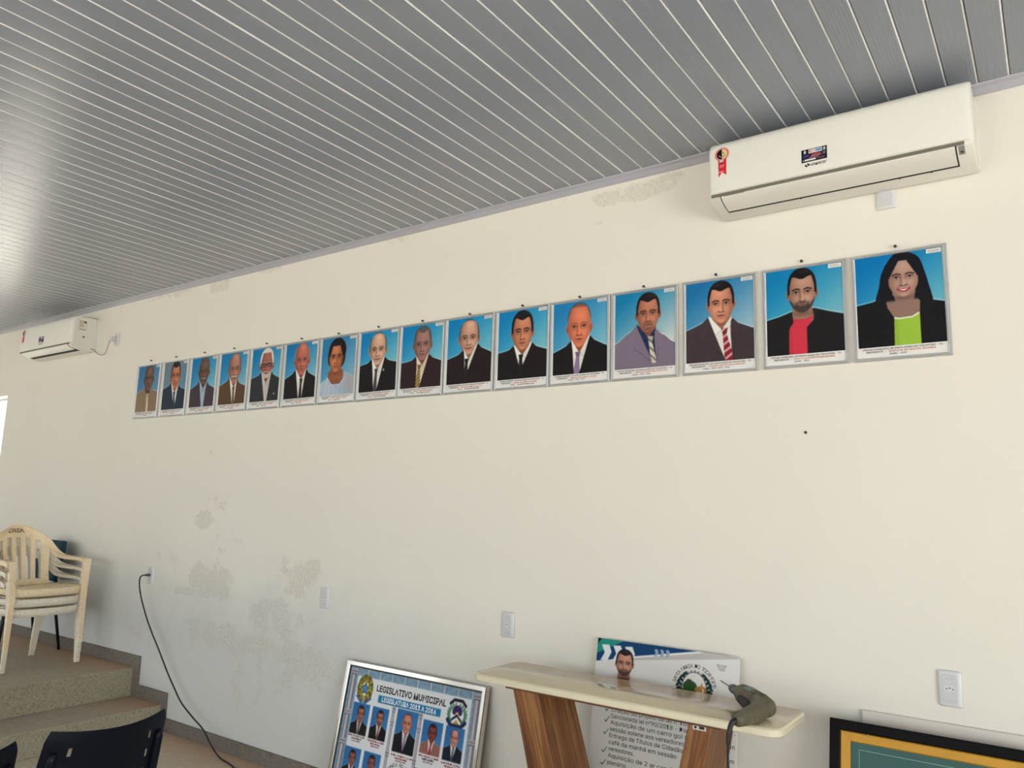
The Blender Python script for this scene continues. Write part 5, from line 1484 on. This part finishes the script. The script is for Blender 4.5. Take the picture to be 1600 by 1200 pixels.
# white monobloc plastic armchair (faces local +x)
def monobloc(label, mat, writing):
    t = thing('plastic_armchair', label, 'chair', (0, 0, 0), 0, 'stacked white plastic armchairs')
    bm = bmesh.new()                                            # seat with turned-down rim
    def S(u, v):                                                # u 0 rear..1 front ; v -1..1
        hw = .205 + .035 * u
        x = -.205 + .425 * u
        z = .415 - .020 * math.cos(v * PI / 2) * (1 - u * .6) + .020 * u
        z -= .012 * max(0, u - .8) / .2
        return (x, v * hw, z)
    sheet(bm, S, np.linspace(0, 1, 9), np.linspace(-1, 1, 11), .005)
    rim = [(.205, -.236), (.232, -.19), (.254, -.10), (.262, 0), (.254, .10), (.232, .19), (.205, .236)]
    loft(bm, [[(x, y, .424 - .008 * math.cos(y * 6)), (x + .012, y * 1.01, .418 - .008 * math.cos(y * 6)), (x + .014, y * 1.01, .362), (x + .008, y, .362), (x + .006, y, .410 - .008 * math.cos(y * 6))] for x, y in catmull([(a, b, 0) for a, b in rim], 3) for x, y in [(x, y)]] if False else [[(p.x - .01, p.y, .424), (p.x + .004, p.y * 1.01, .418), (p.x + .007, p.y * 1.01, .366), (p.x + .001, p.y, .366), (p.x - .003, p.y, .412)] for p in catmull([(a, b, 0) for a, b in rim], 3)])
    for s in (-1, 1):
        loft(bm, [[(x, s * (y - .003), .424 - .012 * (x < .1)), (x, s * (y + .006), .416), (x, s * (y + .008), .372), (x, s * (y + .002), .372)] for x, y in ((-.205, .205), (-.05, .219), (.10, .231), (.222, .238))])
    bm_obj('seat', bm, mat, t, smooth=True)
    # back: fan of slats under an arched head panel
    def half(v): return float(np.interp(v, [0, .25, .5, .62, .75, .86, .94, 1.0], [.190, .192, .205, .214, .205, .172, .128, .075]))
    def B(u, v):
        hw = half(v)
        z = .405 + .455 * v - .02 * (u * u) * v * v
        x = -.205 - .125 * v - .010 * v * v + .060 * u * u * (1 - .25 * v)
        return (x, u * hw, z)
    us = [-1, -.86]
    for cslot in (-.66, -.33, 0, .33, .66):
        us += [cslot - .085, cslot + .085]
        if cslot < .6: us += [cslot + .165]
    us += [.86, 1]
    us = sorted(set(round(a, 4) for a in us))
    vs = [0, .04, .09, .2, .32, .44, .56, .66, .74, .78, .86, .92, .97, 1.0]
    mid = [(us[i] + us[i + 1]) / 2 for i in range(len(us) - 1)]
    def hole(i, j):
        vm = (vs[j] + vs[j + 1]) / 2
        return any(abs(mid[i] - cs) < .07 for cs in (-.66, -.33, 0, .33, .66)) and .09 < vm < (.74 if abs(mid[i]) > .5 else .78)
    bm = bmesh.new(); sheet(bm, B, us, vs, .006, hole)
    bk = bm_obj('backrest', bm, mat, t, smooth=False)
    if writing:                                                 # hand-painted letters on the head panel
        bm = bmesh.new()
        def QW(u, v):
            uu = u / .18; vv = .90 - v / .455
            p = Vector(B(uu, vv)); return (p.x + .0052, p.y, p.z)
        put_text(bm, 'CASA', QW, -.085, .016, .030, .135, 'L', .02)
        bm_obj('painted_letters', bm, simple('brown_marker', srgb(92, 76, 48), 0.6), bk, recalc=False)
    # arms: flat band from the arch down along the side, ending in the front post
    for s in (-1, 1):
        path = catmull([(-.300, s * .150, .800), (-.262, s * .205, .742), (-.215, s * .240, .672), (-.150, s * .262, .632), (-.04, s * .275, .622), (.08, s * .278, .622), (.165, s * .276, .618), (.200, s * .274, .604)], 5)
        bm = bmesh.new(); rings = []
        for i, p in enumerate(path):
            f = i / (len(path) - 1)
            w = .016 + .014 * min(1, f * 2.2)
            # band lies flat on the arm, stands on edge in the arch
            tilt = max(0, 1 - f * 1.7)
            a = Vector((math.sin(tilt * .9) * .9, s * math.cos(tilt * .6), 0)).normalized() if tilt > 0 else Vector((0, s, 0))
            dn = Vector((.35 * tilt, 0, -1)).normalized()
            rings.append([p + a * w, p + a * w + dn * .030, p + a * (w - .006) + dn * .030, p + a * (w - .008) + dn * .006, p - a * (w - .008) + dn * .006, p - a * (w - .006) + dn * .022, p - a * w + dn * .022, p - a * w])
        loft(bm, rings)
        bm_obj('armrest', bm, mat, t, smooth=False)
    for s in (-1, 1):                                           # front posts run down into the front legs
        bm = bmesh.new()
        def sec(x, y, z, w, d): return [(x - d / 2, s * (y - w * .5), z), (x + d / 2, s * (y - w * .5), z), (x + d / 2, s * (y + w * .5), z), (x + d / 2 - .012, s * (y + w * .5), z), (x + d / 2 - .012, s * (y - w * .5 + .012), z), (x - d / 2, s * (y - w * .5 + .012), z)]
        loft(bm, [sec(.232, .262, 0, .030, .030), sec(.222, .258, .20, .038, .038), sec(.212, .256, .38, .046, .046), sec(.205, .262, .46, .044, .044), sec(.198, .274, .600, .042, .046), sec(.194, .276, .618, .040, .044)])
        bm_obj('leg', bm, mat, t, bevel=0.003)
    for s in (-1, 1):
        bm = bmesh.new()
        def sec2(x, y, z, w, d): return [(x + d / 2, s * (y - w * .5), z), (x + d / 2, s * (y + w * .5), z), (x - d / 2, s * (y + w * .5), z), (x - d / 2, s * (y + w * .5 - .010), z), (x + d / 2 - .012, s * (y + w * .5 - .010), z), (x + d / 2 - .012, s * (y - w * .5), z)]
        loft(bm, [sec2(-.262, .178, 0, .040, .040), sec2(-.240, .182, .20, .052, .050), sec2(-.205, .186, .41, .070, .060)])
        bm_obj('leg', bm, mat, t, bevel=0.003)
    return t
sx, sy = -6.345, -.475
for k in range(3):
    lab = ['white plastic armchair at the bottom of the stack on the stage', 'white plastic armchair in the middle of the stack on the stage', 'yellowed plastic armchair on top of the stack on the stage'][k]
    ch = monobloc(lab, M_MONO1 if k == 2 else M_MONO2, k == 2)
    ch.location = (sx + .004 * k, sy, STAGE_Z + .0702 * k); ch.rotation_euler = (0, 0, math.radians(4))

# teal upholstered visitor chair behind the stack, back to the wall (faces -y)
def visitor(label):
    t = thing('visitor_chair', label, 'chair', (0, 0, 0))
    bm = bmesh.new()
    def rb(cx_, hw, hh, x, dx, n=5, r=.06):
        pts = []
        for (sy_, sz_, a0) in ((1, 1, 0), (-1, 1, PI / 2), (-1, -1, PI), (1, -1, 3 * PI / 2)):
            for k in range(n):
                a = a0 + PI / 2 * k / (n - 1)
                y = sy_ * (hw - r) + r * math.cos(a); z = sz_ * (hh - r) + r * math.sin(a)
                pts.append((x + .10 * (y * y) / .05 * .45 - .16 * z, y, .70 + z))
        return pts
    loft(bm, [rb(0, .195, .135, -.235, 0), rb(0, .215, .155, -.228, 0), rb(0, .22, .16, -.205, 0), rb(0, .21, .15, -.182, 0), rb(0, .16, .10, -.176, 0)])
    bm_obj('backrest', bm, M_TEAL, t, smooth=True)
    bm = bmesh.new()
    def sq(hx, hy, z, n=5, r=.06):
        pts = []
        for (a_, b_, a0) in ((1, 1, 0), (-1, 1, PI / 2), (-1, -1, PI), (1, -1, 3 * PI / 2)):
            for k in range(n):
                a = a0 + PI / 2 * k / (n - 1)
                pts.append((.02 + a_ * (hx - r) + r * math.cos(a), b_ * (hy - r) + r * math.sin(a), z))
        return pts
    loft(bm, [sq(.19, .20, .40), sq(.215, .225, .41), sq(.225, .235, .435), sq(.215, .225, .465), sq(.15, .16, .475)])
    bm_obj('seat', bm, M_TEAL, t, smooth=True)
    bm = bmesh.new()
    tube(bm, catmull([(-.12, 0, .395), (-.22, 0, .40), (-.255, 0, .46), (-.235, 0, .60)], 5), .018, 8)
    box(bm, -.245, -.225, -.03, .03, .52, .62)
    bm_obj('back_support', bm, M_BLACKMETAL, t, smooth=False)
    for x0_, x1_ in ((.19, .22), (-.17, -.235)):
        for s in (-1, 1):
            bm = bmesh.new(); tube(bm, [(x0_ * .8, s * .19, .40), (x0_, s * .205, .385), (x1_, s * .225, .0)], [.011, .012, .011], 8)
            bm_obj('leg', bm, M_BLACKMETAL, t, smooth=True)
    bm = bmesh.new()
    for s in (-1, 1): tube(bm, [(.17, s * .18, .392), (-.15, s * .18, .392)], .010, 8)
    tube(bm, [(.05, -.18, .392), (.05, .18, .392)], .010, 8)
    bm_obj('seat_frame', bm, M_BLACKMETAL, t, smooth=True)
    return t
vc = visitor('teal upholstered chair with black legs behind the stacked white armchairs')
vc.location = (-6.93, -.30, STAGE_Z); vc.rotation_euler = (0, 0, -PI / 2)

# navy plastic chairs of the audience, seen from behind (face local +x)
def shell_chair(label):
    t = thing('shell_chair', label, 'chair', (0, 0, 0), 0, 'navy plastic audience chairs')
    us = [-1, -.97, -.90, -.80, -.675, -.625, -.45, -.22, 0, .22, .45, .625, .675, .80, .90, .97, 1]
    vs = [0, .06, .14, .22, .32, .40, .47, .57, .64, .71, .81, .88, .94, .98, 1.0]
    def B(u, v):
        hw = .238 - .020 * v - .012 * max(0, v - .9) / .1
        z = .505 + .300 * v - .014 * (1 - u * u) * v
        x = -.205 - .085 * v - .065 * (1 - u * u)
        return (x, u * hw, z)
    mid = [(us[i] + us[i + 1]) / 2 for i in range(len(us) - 1)]
    def hole(i, j): return abs(abs(mid[i]) - .65) < .012 and j in (3, 6, 9)
    bm = bmesh.new(); sheet(bm, B, us, vs, .004, hole)
    bm_obj('backrest', bm, M_NAVY, t, smooth=False, bevel=0.0015)
    for s in (-1, 1):                                           # sleeves that take the frame tubes
        p = [Vector(B(s * .86, v)) + Vector((-.008, 0, 0)) for v in (-.1, .1, .3, .5, .68, .76)]
        bm = bmesh.new(); tube(bm, p, [.017, .017, .017, .017, .016, .010], 10)
        bm_obj('tube_sleeve', bm, M_NAVY, t, smooth=True)
    bm = bmesh.new()
    def S(u, v):
        return (-.20 + .43 * u, v * (.20 + .03 * math.sin(u * PI)), .45 - .018 * math.cos(v * PI / 2) - .03 * max(0, u - .75) ** 2 * 16 + .03 * max(0, .2 - u) * 2)
    sheet(bm, S, np.linspace(0, 1, 10), np.linspace(-1, 1, 9), .006)
    bm_obj('seat', bm, M_NAVY, t, smooth=True)
    for s in (-1, 1):
        bm = bmesh.new()
        up = [Vector(B(s * .86, v)) + Vector((-.008, 0, 0)) for v in (.6, .3, 0)]
        tube(bm, catmull(up + [Vector((-.19, s * .20, .44)), Vector((-.12, s * .20, .425)), Vector((.14, s * .20, .425))], 4), .0105, 8)
        bm_obj('side_tube', bm, M_BLACKMETAL, t, smooth=True)
        for a_, b_ in ((-.15, -.24), (.13, .21)):
            bm = bmesh.new(); tube(bm, [(a_, s * .20, .42), (b_, s * .215, .0)], .0105, 8)
            bm_obj('leg', bm, M_BLACKMETAL, t, smooth=True)
    return t
n1 = shell_chair('navy plastic chair with slotted back, the larger one at the lower left')
n1.location = (-3.165, -1.663, 0); n1.rotation_euler = (0, 0, PI + math.radians(0))
n2 = copy_tree(n1); n2['label'] = 'navy plastic chair cut off by the lower left corner of the frame'
n2.location = (-3.13, -2.21, 0); n2.rotation_euler = (0, 0, PI + math.radians(3))

# tidy normals of printed sheets and bevel shading
for o in bpy.data.objects:
    if o.type == 'MESH' and o.name.startswith(('photo_print', 'printed_', 'rating', 'energy', 'side_sticker', 'coat')):
        pass
